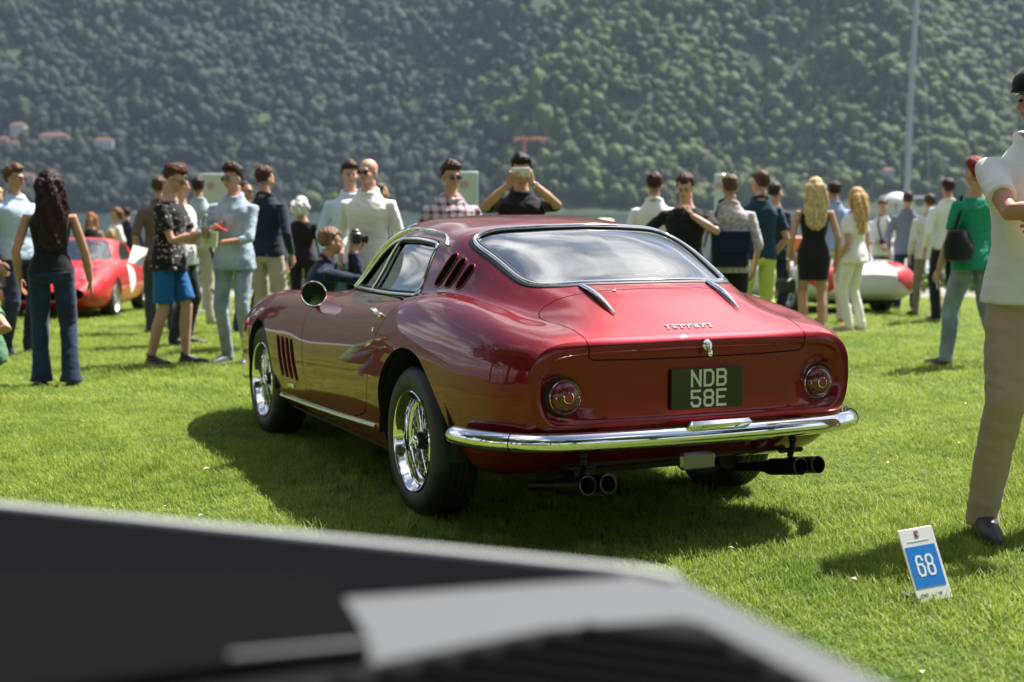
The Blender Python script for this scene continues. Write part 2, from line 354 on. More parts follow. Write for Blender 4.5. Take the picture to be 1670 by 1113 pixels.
# grass blades
def blade_mat(name, lo, hi):
    m = bpy.data.materials.new(name); m.use_nodes = True; nt = m.node_tree; nt.nodes.clear()
    oi = nt.nodes.new('ShaderNodeObjectInfo'); g = nt.nodes.new('ShaderNodeNewGeometry')
    pn = nt.nodes.new('ShaderNodeTexNoise'); pn.inputs['Scale'].default_value = 1.6; pn.inputs['Detail'].default_value = 4; nt.links.new(g.outputs['Position'], pn.inputs['Vector'])
    ma = nt.nodes.new('ShaderNodeMath'); ma.operation = 'MULTIPLY_ADD'; ma.inputs[1].default_value = .45; nt.links.new(oi.outputs['Random'], ma.inputs[0])
    mb = nt.nodes.new('ShaderNodeMath'); mb.operation = 'MULTIPLY'; mb.inputs[1].default_value = .9; nt.links.new(pn.outputs['Fac'], mb.inputs[0]); nt.links.new(mb.outputs[0], ma.inputs[2])
    c = ramp(nt, ma.outputs[0], [(.30, lo), (.62, tuple((a + b_) / 2 for a, b_ in zip(lo, hi))), (.95, hi)])
    d = nt.nodes.new('ShaderNodeBsdfPrincipled'); d.inputs['Roughness'].default_value = .5; d.inputs['Specular IOR Level'].default_value = .25; t = nt.nodes.new('ShaderNodeBsdfTranslucent'); mx = nt.nodes.new('ShaderNodeMixShader'); mx.inputs[0].default_value = .42
    nt.links.new(c, d.inputs['Base Color']); nt.links.new(c, t.inputs[0]); nt.links.new(d.outputs[0], mx.inputs[1]); nt.links.new(t.outputs[0], mx.inputs[2])
    o = nt.nodes.new('ShaderNodeOutputMaterial'); nt.links.new(mx.outputs[0], o.inputs[0]); return m
M_blade = blade_mat('grass_blade', (.135, .240, .028), (.400, .480, .085)); M_dry = blade_mat('dry_blade', (.30, .27, .10), (.42, .38, .18))
grass_coll = bpy.data.collections.new('grass_tuft_shapes')
def tuft(seed, n, rad, h0, h1, wid):
    r_ = np.random.default_rng(seed); V = []; F = []; mi = []
    for i in range(n):
        a = r_.uniform(0, 6.283); q = rad * math.sqrt(r_.uniform()); x, y = q * math.cos(a), q * math.sin(a); h = r_.uniform(h0, h1); a2 = r_.uniform(0, 6.283); lean = r_.uniform(.15, 1.1) * h; w = wid * r_.uniform(.7, 1.3)
        dx, dy = math.cos(a2), math.sin(a2); px_, py_ = -dy * w, dx * w; k = len(V)
        V += [(x - px_, y - py_, -.004), (x + px_, y + py_, -.004), (x + dx * lean * .35 + px_ * .8, y + dy * lean * .35 + py_ * .8, h * .6), (x + dx * lean * .35 - px_ * .8, y + dy * lean * .35 - py_ * .8, h * .6), (x + dx * lean, y + dy * lean, h)]
        F += [(k, k + 1, k + 2, k + 3), (k + 3, k + 2, k + 4)]; mm = 1 if r_.uniform() < .05 else 0; mi += [mm, mm]
    return V, F, mi
for i in range(6):
    V, F, mi = tuft(i, 46, .055, .012, .034 + .008 * (i % 3), .0013); proto(grass_coll, 'tuft_%d' % i, V, F, [M_blade, M_dry], mi)
V, F, mi = tuft(11, 14, .03, .03, .075, .0014); proto(grass_coll, 'tuft_7', V, F, [M_blade, M_dry], mi)
def scatter(y0, y1, step, k, sc):
    P = []
    for y in np.arange(y0, y1, step):
        half = y * .40 + k
        n_ = int(2 * half / step); x = np.linspace(-half, half, n_) + rng.uniform(-step * .6, step * .6, n_); yy = y + rng.uniform(-step * .6, step * .6, n_)
        P += [(a, b_, gz(b_)) for a, b_ in zip(x, yy)]
    P = np.array(P); return P, rng.uniform(sc * .7, sc * 1.35, len(P))
PA, SA = scatter(2.6, 9.5, .048, .8, 1.0); PB, SB = scatter(9.5, 16, .085, 1.0, 1.6); PC, SC = scatter(16, 28.5, .15, 1.5, 2.4)
P = np.r_[PA, PB, PC]; S = np.r_[SA, SB, SC]
hgt = np.array([.75 + .6 * max(-.6, noise.noise(Vector((p[0] * .9, p[1] * .9, 2)))) for p in P]) * np.where(P[:, 1] > 16, .55, np.where(P[:, 1] > 9.5, .75, 1.0))
tag(inst_points('lawn_grass', P, rng.uniform(0, 6.28, len(P)), np.c_[S, S, S * hgt], grass_coll), 'short green grass of the lawn with a few dry blades', kind='stuff')
# a few white petals and leaves lying in the grass
leafc = bpy.data.collections.new('fallen_leaf_shapes'); M_fl = simple('fallen_petal', (.72, .66, .52), .7)
proto(leafc, 'petal', [(-.012, 0, .03), (0, -.008, .034), (.014, 0, .031), (0, .009, .036)], [(0, 1, 2, 3)], [M_fl])
P = np.array([(rng.uniform(-.33, .33) * y, y, gz(y)) for y in rng.uniform(3.4, 14, 60)]); tag(inst_points('fallen_petals', P, rng.uniform(0, 6, len(P)), rng.uniform(.6, 1.3, len(P)), leafc), 'pale fallen petals scattered over the lawn', kind='stuff')

# hedge and shrubs along the far edge of the lawn
M_hedge = leaf_mat('hedge_leaf', (.045, .10, .012), (.20, .30, .04), 3.0)
def shrub(name, label, x, y, z, w, d, h, n, cat='shrub', group=None, mat=None, leaf=.035):
    r_ = np.random.default_rng(int(abs(x) * 100) + n); V = []; F = []
    for i in range(n):
        u = r_.normal(size=3); u /= np.linalg.norm(u); q = r_.uniform(.55, 1.0) ** .5; k = 1 + .25 * noise.noise(Vector(u * 2.2 + x))
        c = np.array((u[0] * w / 2 * q * k, u[1] * d / 2 * q * k, h * .5 + u[2] * h * .5 * q * k)); 
        if c[2] < 0.02: c[2] = r_.uniform(.02, .1)
        a = r_.normal(size=3); a /= np.linalg.norm(a); b_ = np.cross(a, r_.normal(size=3)); b_ /= np.linalg.norm(b_); l = leaf * r_.uniform(.7, 1.4); j = len(V)
        V += [c - a * l, c + b_ * l * .5, c + a * l, c - b_ * l * .5]; F.append((j, j + 1, j + 2, j + 3))
    root = empty(name, (x, y, z)); mesh_obj('foliage', V, F, mat or M_hedge, root, smooth=False)
    b = MB()
    for k in range(4): b.tube([(0, 0, -.02), (r_.uniform(-.2, .2) * w, r_.uniform(-.2, .2) * d, h * .7)], .012, 5)
    b.build('stem', M_wood, root); tag(root, label, cat, group)
G_H = 'clipped shrubs along the far edge of the lawn'
for i, x in enumerate(np.arange(-12.5, 13, 1.05)):
    shrub('shrub', 'low green shrub in the row at the far edge of the lawn', x + rng.uniform(-.15, .15), 30.5, -.50, 1.25, .8, rng.uniform(.45, .75), 700, group=G_H, leaf=.045)

# park trees behind and beside the photographer: they shade nothing in view but stand in every reflection
M_park = leaf_mat('park_leaf', (.020, .050, .010), (.080, .13, .022), 1.2); M_bark = simple('bark', (.09, .065, .045), .9, var=.4, scale=6, bmp=.6)
def park_tree(seed):
    r_ = np.random.default_rng(seed); V = []; F = []; cl = [(r_.uniform(-3.4, 3.4), r_.uniform(-3.4, 3.4), r_.uniform(4.5, 12.5), r_.uniform(1.5, 2.9)) for _ in range(22)]
    for cx, cy, cz, cr_ in cl:
        for _ in range(230):
            u = r_.normal(size=3); u /= np.linalg.norm(u); c = np.array((cx, cy, cz)) + u * cr_ * r_.uniform(.5, 1) ** .6 * (1, 1, .8); a = r_.normal(size=3); a /= np.linalg.norm(a); b_ = np.cross(a, r_.normal(size=3)); b_ /= np.linalg.norm(b_); l = r_.uniform(.16, .34); j = len(V); V += [c - a * l, c + b_ * l * .6, c + a * l, c - b_ * l * .6]; F.append((j, j + 1, j + 2, j + 3))
    b = MB(); b.tube([(0, 0, -.6), (.1, 0, 2.5), (.05, .1, 6), (.2, 0, 10)], [.38, .28, .2, .08], 10)
    for cx, cy, cz, cr_ in cl[:9]: b.tube([(.08, .05, 2.8 + cz * .2), (cx * .5, cy * .5, cz * .75), (cx, cy, cz)], [.14, .09, .03], 6)
    return V, F, b
protos = []
G_T = 'park trees behind the photographer, seen only as dark reflections in the coupe'
spots = [(-15.5, 4.5, 1.15), (-17, -4, 1.35), (-13, -12, 1.3), (-5.5, -14, 1.35), (2, -16, 1.25), (9.5, -14.5, 1.35), (17, -11, 1.3), (-25, 1, 1.4), (-23, 12, 1.2), (24, -4, 1.3), (-26, -10, 1.4)]
for i, (x, y, k) in enumerate(spots):
    if i < 3:
        V, F, b = park_tree(40 + i); r = empty('park_tree'); c_ = mesh_obj('crown', V, F, M_park, r, smooth=False); t_ = b.build('trunk', M_bark, r); protos.append((c_, t_))
    else:
        r = empty('park_tree')
        for q in protos[i % 3]: cpy = q.copy(); col.objects.link(cpy); cpy.parent = r
    r.location = (x, y, -.1 if y < 8 else -.3); r.rotation_euler = (0, 0, i * 1.3); r.scale = (k, k, k); tag(r, 'tall leafy park tree behind the photographer, seen only as a dark reflection', 'tree', G_T)
# ---------- loft of the coupe's body (car frame: x right, y forward, z up, rear axle at y=0) ----------
def pchip(x,y,xn):
    """monotone cubic through (x,y[...]) evaluated at xn; y may have trailing dims"""
    x=np.asarray(x,float); y=np.asarray(y,float); h=np.diff(x); sh=(-1,)+(1,)*(y.ndim-1)
    d=np.diff(y,axis=0)/h.reshape(sh)
    m=np.zeros_like(y); h0=h[:-1].reshape(sh); h1=h[1:].reshape(sh)
    m[1:-1]=(d[:-1]*h1+d[1:]*h0)/(h0+h1)          # smooth (catmull-like) slopes
    m[0]=d[0]; m[-1]=d[-1]
    i=np.clip(np.searchsorted(x,xn,side='right')-1,0,len(x)-2); t=((xn-x[i])/h[i]).reshape(sh); hh=h[i].reshape(sh)
    t2,t3=t*t,t*t*t
    return (2*t3-3*t2+1)*y[i]+(t3-2*t2+t)*hh*m[i]+(-2*t3+3*t2)*y[i+1]+(t3-t2)*hh*m[i+1]
# per station: y, then 17 half-section points (x,z) from the underside centre up to the roof centre
ST=[
(-.93, [(0,.45),(.40,.452),(.60,.46),(.66,.485),(.69,.53),(.702,.59),(.703,.65),(.695,.71),(.665,.757),(.615,.785),(.56,.797),(.50,.803),(.43,.806),(.34,.808),(.22,.810),(.10,.812),(0,.812)]),
(-.90, [(0,.41),(.40,.41),(.61,.42),(.675,.45),(.705,.51),(.716,.59),(.717,.655),(.708,.715),(.678,.765),(.628,.795),(.57,.808),(.51,.816),(.44,.818),(.345,.822),(.22,.825),(.10,.827),(0,.828)]),
(-.80, [(0,.32),(.40,.32),(.63,.33),(.705,.38),(.745,.47),(.762,.58),(.760,.655),(.748,.725),(.712,.785),(.655,.816),(.60,.829),(.53,.838),(.455,.851),(.355,.864),(.23,.873),(.11,.878),(0,.879)]),
(-.65, [(0,.27),(.40,.27),(.64,.27),(.73,.32),(.775,.43),(.792,.56),(.790,.65),(.777,.73),(.742,.80),(.69,.842),(.625,.852),(.55,.853),(.475,.879),(.375,.918),(.245,.943),(.12,.950),(0,.951)]),
(-.50, [(0,.25),(.40,.25),(.65,.25),(.745,.29),(.79,.41),(.810,.55),(.808,.65),(.793,.735),(.757,.81),(.705,.862),(.645,.878),(.575,.882),(.515,.906),(.44,.952),(.31,.980),(.15,.992),(0,.995)]),
(-.30, [(0,.22),(.40,.22),(.66,.22),(.755,.26),(.80,.40),(.822,.54),(.821,.65),(.808,.74),(.772,.82),(.72,.882),(.665,.904),(.612,.912),(.565,.945),(.500,1.000),(.385,1.050),(.20,1.086),(0,1.096)]),
(-.10, [(0,.20),(.40,.20),(.66,.20),(.76,.25),(.808,.39),(.829,.53),(.829,.65),(.817,.745),(.782,.825),(.73,.893),(.677,.919),(.630,.926),(.590,.972),(.528,1.062),(.42,1.122),(.22,1.163),(0,1.175)]),
(.10, [(0,.19),(.40,.19),(.66,.19),(.76,.24),(.81,.38),(.832,.52),(.833,.645),(.822,.745),(.79,.825),(.738,.893),(.684,.917),(.641,.925),(.603,.988),(.540,1.112),(.43,1.174),(.22,1.208),(0,1.218)]),
(.35, [(0,.18),(.40,.18),(.66,.18),(.76,.23),(.812,.37),(.834,.51),(.834,.635),(.824,.735),(.795,.81),(.748,.868),(.697,.888),(.656,.898),(.614,.975),(.552,1.120),(.44,1.192),(.22,1.232),(0,1.241)]),
(.62, [(0,.18),(.40,.18),(.66,.18),(.76,.23),(.812,.37),(.833,.50),(.832,.62),(.820,.72),(.792,.795),(.748,.845),(.704,.866),(.668,.882),(.625,.97),(.568,1.125),(.445,1.21),(.22,1.243),(0,1.249)]),
(.90, [(0,.18),(.40,.18),(.66,.18),(.76,.23),(.811,.37),(.830,.50),(.828,.61),(.815,.71),(.787,.78),(.745,.828),(.704,.85),(.670,.872),(.625,.96),(.565,1.11),(.44,1.20),(.22,1.235),(0,1.242)]),
(1.12,[(0,.18),(.40,.18),(.66,.18),(.76,.23),(.810,.37),(.828,.50),(.825,.61),(.812,.70),(.784,.772),(.742,.820),(.702,.842),(.670,.863),(.62,.93),(.548,1.06),(.43,1.15),(.22,1.195),(0,1.205)]),
(1.32,[(0,.18),(.40,.18),(.66,.18),(.76,.23),(.810,.37),(.828,.50),(.824,.61),(.810,.70),(.782,.768),(.742,.815),(.702,.838),(.665,.85),(.61,.875),(.535,.945),(.42,1.035),(.22,1.085),(0,1.10)]),
(1.52,[(0,.18),(.40,.18),(.66,.18),(.76,.23),(.810,.37),(.828,.50),(.824,.61),(.810,.70),(.782,.766),(.742,.812),(.702,.834),(.66,.842),(.60,.846),(.525,.862),(.41,.91),(.22,.96),(0,.975)]),
(1.72,[(0,.18),(.40,.18),(.66,.18),(.76,.23),(.812,.37),(.828,.50),(.824,.61),(.812,.70),(.784,.765),(.745,.810),(.702,.832),(.655,.838),(.595,.838),(.52,.838),(.41,.842),(.22,.855),(0,.862)]),
(2.05,[(0,.18),(.40,.18),(.66,.18),(.76,.23),(.812,.37),(.828,.50),(.825,.61),(.812,.70),(.784,.763),(.742,.806),(.698,.827),(.65,.834),(.59,.830),(.51,.824),(.40,.825),(.22,.836),(0,.842)]),
(2.40,[(0,.18),(.40,.18),(.66,.18),(.76,.23),(.806,.37),(.822,.50),(.820,.60),(.806,.69),(.774,.752),(.728,.794),(.682,.813),(.634,.818),(.58,.810),(.50,.798),(.39,.800),(.21,.812),(0,.818)]),
(2.75,[(0,.18),(.38,.18),(.63,.19),(.73,.24),(.78,.36),(.798,.48),(.796,.57),(.78,.65),(.744,.708),(.698,.748),(.652,.768),(.606,.774),(.555,.765),(.48,.748),(.37,.748),(.20,.760),(0,.766)]),
(3.05,[(0,.20),(.34,.20),(.57,.21),(.67,.26),(.725,.35),(.748,.45),(.745,.53),(.728,.60),(.69,.652),(.645,.686),(.602,.704),(.56,.708),(.51,.698),(.44,.678),(.34,.675),(.18,.682),(0,.685)]),
(3.28,[(0,.25),(.28,.25),(.48,.26),(.58,.30),(.645,.36),(.67,.43),(.668,.49),(.648,.54),(.612,.58),(.57,.608),(.53,.62),(.49,.622),(.445,.612),(.38,.592),(.29,.585),(.16,.588),(0,.59)]),
(3.43,[(0,.34),(.20,.34),(.36,.345),(.46,.36),(.52,.39),(.545,.43),(.545,.465),(.53,.495),(.50,.52),(.465,.535),(.43,.54),(.395,.54),(.355,.53),(.30,.515),(.23,.505),(.12,.50),(0,.50)]),
]
def gauss(A,sig,axis,pin=()):
    r=int(3*sig)+1; k=np.exp(-.5*(np.arange(-r,r+1)/sig)**2); k/=k.sum()
    pad=[(0,0)]*A.ndim; pad[axis]=(r,r)
    # odd reflection keeps the end rows in place
    B=np.pad(A,pad,mode='reflect',reflect_type='odd')
    out=np.zeros_like(A); n=A.shape[axis]
    for i,w in enumerate(k):
        sl=[slice(None)]*A.ndim; sl[axis]=slice(i,i+n); out+=w*B[tuple(sl)]
    return out
def body_grid():
    ys=np.array([s[0] for s in ST]); S=np.array([s[1] for s in ST])      # (n,17,2)
    yn=np.concatenate([np.linspace(-.93,-.80,14)[:-1],np.linspace(-.80,1.8,235)[:-1],np.linspace(1.8,3.43,110)])
    G=pchip(ys,S,yn)                                                       # (U,17,2)
    # parameterise across by mean chord length so the mesh is even
    ch=np.linalg.norm(np.diff(S,axis=1),axis=2).mean(0); v=np.r_[0,np.cumsum(ch)]
    vn=np.concatenate([np.linspace(0,v[2],8)[:-1],np.linspace(v[2],v[-1],150)])
    G=np.swapaxes(pchip(v,np.swapaxes(G,0,1),vn),0,1)                      # (U,V,2)
    X=G[...,0]; Z=G[...,1]; Y=np.repeat(yn[:,None],len(vn),1)
    P=np.stack([X,Y,Z],-1)
    Q=P.copy()
    Q=gauss(Q,3.5,0); 
    # across: mirror at the centre lines
    M=np.concatenate([Q[:,1:40][:,::-1]*[-1,1,1],Q,Q[:,-40:-1][:,::-1]*[-1,1,1]],1)
    M=gauss(M,1.7,1)[:,39:39+Q.shape[1]]
    w=np.ones(len(yn)); w[yn<-.8]=np.clip((yn[yn<-.8]+.93)/.13,0,1); w=w[:,None,None]
    Q=P*(1-w)+M*w
    Q[:,0,0]=0; Q[:,-1,0]=0
    return Q
def tail_rings(edge):
    """edge: (V,3) last section; rounded lip, recess and face closing toward a horizontal bar"""
    P=edge[:,[0,2]]; n=len(P)
    T=np.gradient(P,axis=0); T/=np.linalg.norm(T,axis=1)[:,None]+1e-9
    N=np.c_[-T[:,1],T[:,0]]                                     # points inward (section runs bottom->side->top)
    # smooth normals
    N=gauss(N,4,0); N[0]=(0,1); N[-1]=(0,-1); N/=np.linalg.norm(N,axis=1)[:,None]
    prof=[(.0006,-.0015),(.0016,-.0028),(.0040,-.0036),(.010,-.0042),(.022,-.0045),(.032,-.0045),(.042,-.0045),(.046,-.0040),(.050,-.0015),(.054,.0015),(.058,.0035),(.066,.004),(.075,.004),(.085,.004),(.10,.004)]
    out=[]
    def bow(x): return -.03*(1-(x/.7)**2)
    for ins,dy in prof:
        q=P+N*ins
        out.append(np.c_[q[:,0],-.93+dy+bow(q[:,0])*min(1,ins/.02),q[:,1]])
    last=P+N*.10
    core=np.c_[np.clip(last[:,0],0,.53),.605+0*last[:,0]]
    for t in np.linspace(0,1,40)[1:]:
        q=last*(1-t)+core*t
        out.append(np.c_[q[:,0],-.93+.004+bow(q[:,0]),q[:,1]])
    out=np.array(out)
    r=np.hypot(out[...,0]-.565,out[...,2]-.60); out[...,1]+=.022*np.exp(-(r/.092)**6)   # the dish round each tail lamp
    return out
def grid_mesh(G,flip=False):
    U,V=G.shape[:2]; I=np.arange(U*V).reshape(U,V)
    a,b,c,d=I[:-1,:-1].ravel(),I[1:,:-1].ravel(),I[1:,1:].ravel(),I[:-1,1:].ravel()
    F=np.r_[np.c_[a,b,c],np.c_[a,c,d]]
    if flip: F=F[:,::-1]
    return G.reshape(-1,3),F
def body_mesh():
    Q=body_grid(); R=tail_rings(Q[0])[::-1]
    G=np.concatenate([R,Q],0)
    V,F=grid_mesh(G)
    # drop degenerate, mirror, weld
    V2=V*[-1,1,1]; F2=F[:,::-1]+len(V)
    V=np.r_[V,V2]; F=np.r_[F,F2]
    key=np.round(V/2e-5).astype(np.int64); _,idx,inv=np.unique(key,axis=0,return_index=True,return_inverse=True)
    V=V[idx]; F=inv.ravel()[F]
    F=F[(F[:,0]!=F[:,1])&(F[:,1]!=F[:,2])&(F[:,0]!=F[:,2])]
    n=np.cross(V[F[:,1]]-V[F[:,0]],V[F[:,2]]-V[F[:,0]])
    N=np.zeros_like(V); 
    for k in range(3): np.add.at(N,F[:,k],n)
    # orient outward
    c=V[F].mean(1); s=(n*(c-[0,c[:,1].mean(),.6])).sum()
    if s<0: F=F[:,::-1]; N=-N
    N/=np.linalg.norm(N,axis=1)[:,None]+1e-12
    return V,N,F
# ---------- cutting a triangle mesh along the zero line of a field, keeping the smooth normals ----------
def cut(m, phi):
    V, N, F = m; neg = phi < 0; c = neg[F].sum(1)
    Fn, Fp = F[c == 3], F[c == 0]; mix = F[(c == 1) | (c == 2)]
    if len(mix) == 0: return compact(V, N, Fn), compact(V, N, Fp)
    nm = neg[mix]; lone_neg = nm.sum(1) == 1
    lone = np.where(lone_neg[:, None], nm, ~nm).argmax(1); i = np.arange(len(mix))
    a, b, d = mix[i, lone], mix[i, (lone + 1) % 3], mix[i, (lone + 2) % 3]
    E = np.sort(np.r_[np.c_[a, b], np.c_[a, d]], 1); U, inv = np.unique(E, axis=0, return_inverse=True); inv = inv.ravel()
    p0, p1 = phi[U[:, 0]], phi[U[:, 1]]; t = np.clip(p0 / (p0 - p1 + 1e-15), 0.002, 0.998)[:, None]
    NV = V[U[:, 0]] * (1 - t) + V[U[:, 1]] * t; NN = N[U[:, 0]] * (1 - t) + N[U[:, 1]] * t; NN /= np.linalg.norm(NN, axis=1)[:, None] + 1e-12
    ab, ad = inv[:len(mix)] + len(V), inv[len(mix):] + len(V)
    tri = np.c_[a, ab, ad]; quad = np.r_[np.c_[ab, b, d], np.c_[ab, d, ad]]; ln2 = np.r_[lone_neg, lone_neg]
    V2 = np.r_[V, NV]; N2 = np.r_[N, NN]
    return (compact(V2, N2, np.r_[Fn, tri[lone_neg], quad[~ln2]]), compact(V2, N2, np.r_[Fp, tri[~lone_neg], quad[ln2]]))
def compact(V, N, F):
    u, inv = np.unique(F, return_inverse=True); return V[u], N[u], inv.reshape(F.shape)
def sd_poly(P, poly):
    """signed distance to a closed polygon, negative inside"""
    P = np.asarray(P, float); A = np.asarray(poly, float); B = np.roll(A, -1, 0); d = np.full(len(P), 1e9); ins = np.zeros(len(P), bool)
    for a, b in zip(A, B):
        e = b - a; w = P - a; t = np.clip((w @ e) / (e @ e + 1e-15), 0, 1); q = w - t[:, None] * e
        d = np.minimum(d, np.hypot(q[:, 0], q[:, 1]))
        c = ((a[1] <= P[:, 1]) & (b[1] > P[:, 1])) | ((b[1] <= P[:, 1]) & (a[1] > P[:, 1]))
        with np.errstate(divide='ignore', invalid='ignore'): xi = a[0] + (P[:, 1] - a[1]) * e[0] / e[1]
        ins ^= c & (P[:, 0] < xi)
    return np.where(ins, -d, d)
def smooth_poly(poly, n=6, it=2):
    P = np.asarray(poly, float)
    for _ in range(it):                        # corner cutting
        Q = np.roll(P, -1, 0); P = np.stack([P * .8 + Q * .2, P * .2 + Q * .8], 1).reshape(-1, 2)
    return P
def lips(m, depth):
    """walls turned in from every open edge of a panel"""
    V, N, F = m; E = np.r_[F[:, [0, 1]], F[:, [1, 2]], F[:, [2, 0]]]; S = np.sort(E, 1)
    _, idx, cnt = np.unique(S, axis=0, return_index=True, return_counts=True); B = E[idx[cnt == 1]]
    if len(B) == 0: return m
    u, inv = np.unique(B, return_inverse=True); inv = inv.reshape(B.shape); n = len(V)
    T = np.zeros((len(u), 3)); e = V[B[:, 1]] - V[B[:, 0]]; o = np.cross(e, N[B[:, 0]])
    for k in (0, 1): np.add.at(T, inv[:, k], o)
    T /= np.linalg.norm(T, axis=1)[:, None] + 1e-12        # outward across the edge: the wall's normal
    Vt = V[u]; Vb = V[u] - N[u] * depth
    W = np.r_[V, Vt, Vb]; NW = np.r_[N, T, T]; a = inv[:, 0] + n; b = inv[:, 1] + n; k = len(u)
    G = np.r_[np.c_[b, a, a + k], np.c_[b, a + k, b + k]]
    return W, NW, np.r_[F, G]
def panel(name, m, mat, parent, lip=0.012, off=0.0):
    V, N, F = m
    if off: V = V + N * off
    n0 = len(F)
    if lip: V, N, F = lips((V, N, F), lip)
    if mat is M_paint: return mesh_obj(name, V, F, None, parent, N=N, mats=[mat, M_under], midx=np.arange(len(F)) >= n0)
    return mesh_obj(name, V, F, mat, parent, N=N)
def split_parts(m, key): 
    """faces whose centre satisfies key, and the rest"""
    V, N, F = m; c = V[F].mean(1); k = key(c); return compact(V, N, F[k]), compact(V, N, F[~k])

# ---------- the body's own surface, used to seat trim on it ----------
BV, BN, BF = body_mesh()
BT = BVHTree.FromPolygons(BV.tolist(), BF.tolist())
def on(axis, a, b, sgn=-1):
    """point and normal of the body: 'x' side at (y=a,z=b), 'z' top at (x=a,y=b), 'y' tail at (x=a,z=b)"""
    o, d = {'x': (Vector((sgn * 2, a, b)), Vector((-sgn, 0, 0))), 'z': (Vector((a, b, 3)), Vector((0, 0, -1))), 'y': (Vector((a, -3, b)), Vector((0, 1, 0)))}[axis]
    h = BT.ray_cast(o, d); f = BF[h[2]]; p = np.array(h[0])
    w = 1 / (np.linalg.norm(BV[f] - p, axis=1) + 1e-5); n = (BN[f] * w[:, None]).sum(0); n /= np.linalg.norm(n)
    return p, n
def dense(poly, step=0.012, closed=True):
    P = np.asarray(poly, float); Q = np.roll(P, -1, 0) if closed else P[1:]; out = []
    for a, b in zip(P, Q):
        k = max(1, int(np.linalg.norm(b - a) / step)); out += [a + (b - a) * i / k for i in range(k)]
    if not closed: out.append(P[-1])
    return np.array(out)
def trim(name, axis, poly, prof, mat, parent, sgn=-1, closed=True, step=0.012, smoothn=3, shift=0.0):
    """moulding of the given profile [(across, up)] swept along a line on the body"""
    D = dense(poly, step, closed); hits = [on(axis, a, b, sgn) for a, b in D]
    P = np.array([h[0] for h in hits]); N = np.array([h[1] for h in hits])
    for _ in range(smoothn):
        if closed: P = (np.roll(P, 1, 0) + 2 * P + np.roll(P, -1, 0)) / 4; N = (np.roll(N, 1, 0) + 2 * N + np.roll(N, -1, 0)) / 4
        else: P[1:-1] = (P[:-2] + 2 * P[1:-1] + P[2:]) / 4; N[1:-1] = (N[:-2] + 2 * N[1:-1] + N[2:]) / 4
    N /= np.linalg.norm(N, axis=1)[:, None]
    T = (np.roll(P, -1, 0) - np.roll(P, 1, 0)) if closed else np.gradient(P, axis=0); T /= np.linalg.norm(T, axis=1)[:, None] + 1e-12
    A = np.cross(T, N); m = len(P); k = len(prof)
    V = np.concatenate([P + A * (a + shift) + N * h for a, h in prof]).reshape(k, m, 3).swapaxes(0, 1).reshape(-1, 3)
    F = []
    for i in range(m if closed else m - 1):
        i2 = (i + 1) % m
        for j in range(k): F.append((i * k + j, i * k + (j + 1) % k, i2 * k + (j + 1) % k, i2 * k + j))
    if not closed: F.append(tuple(range(k))); F.append(tuple((m - 1) * k + j for j in range(k - 1, -1, -1)))
    o = mesh_obj(name, V, F, mat, parent); autosmooth(o, 50); return o
def rnd(w, h, n=7):                        # half-round moulding, w across and h high
    return [(-w / 2, -.004)] + [(-w / 2 * math.cos(math.pi * t / (n - 1)), h * math.sin(math.pi * t / (n - 1))) for t in range(n)] + [(w / 2, -.004)]

# ================================================================== the red coupe in the middle
coupe = empty('coupe_car', (0.3096, 6.1751, 0), 0.43223)
tag(coupe, 'glossy dark red vintage fastback coupe on the lawn, seen from behind, black plate NDB 58E', 'car')
def mir(poly): return [(-a, b) for a, b in poly]
def closed_sym(half):     # half outline from the top centre down to the bottom centre -> full loop
    return half + [(-a, b) for a, b in half[::-1] if abs(a) > 1e-6]
ARCH_R = smooth_poly([(.372, -.05), (.360, .20), (.350, .33), (.342, .42), (.325, .50), (.286, .565), (.215, .635), (.13, .682), (.038, .706), (-.051, .704), (-.14, .683), (-.215, .637), (-.29, .575), (-.354, .504), (-.40, .442), (-.44, .392), (-.499, .340), (-.54, .29), (-.57, .20), (-.58, -.05)])
ARCH_F = smooth_poly([(2.04, -.05), (2.045, .20), (2.06, .32), (2.085, .43), (2.13, .53), (2.20, .605), (2.29, .648), (2.394, .662), (2.49, .640), (2.57, .585), (2.64, .50), (2.70, .40), (2.76, .30), (2.80, .2), (2.82, -.05)])
REARWIN = closed_sym([(0, .02), (.15, .026), (.25, .048), (.34, .080), (.41, .10), (.46, .100), (.49, .078), (.503, .03), (.503, -.04), (.492, -.16), (.482, -.28), (.474, -.36), (.456, -.42), (.42, -.462), (.35, -.50), (.25, -.522), (.12, -.535), (0, -.538)])
WINDSCR = closed_sym([(0, 1.08), (.2, 1.07), (.33, 1.04), (.41, 1.02), (.44, 1.05), (.465, 1.12), (.505, 1.22), (.55, 1.34), (.545, 1.40), (.50, 1.47), (.42, 1.54), (.30, 1.60), (.15, 1.64), (0, 1.65)])
SIDEWIN = [(.285, .893), (.300, .94), (.312, 1.00), (.312, 1.06), (.303, 1.115), (.32, 1.132), (.40, 1.143), (.55, 1.151), (.70, 1.150), (.78, 1.142), (.86, 1.118), (.95, 1.078), (1.06, 1.005), (1.14, .94), (1.185, .895), (1.17, .886), (.9, .884), (.6, .884), (.4, .888)]
DOOR = [(.285, .8835), (.262, .862), (.300, .820), (.345, .765), (.378, .72), (.406, .675), (.426, .63), (.443, .58), (.457, .53), (.470, .48), (.488, .44), (.515, .400), (.56, .368), (.62, .345), (.72, .328), (.90, .316), (1.10, .309), (1.40, .302), (1.462, .300), (1.478, .312), (1.483, .40), (1.478, .475), (1.488, .54), (1.505, .62), (1.513, .70), (1.508, .745), (1.47, .785), (1.36, .825), (1.23, .868), (1.20, .8825), (.9, .8815), (.6, .8815), (.4, .8835)]
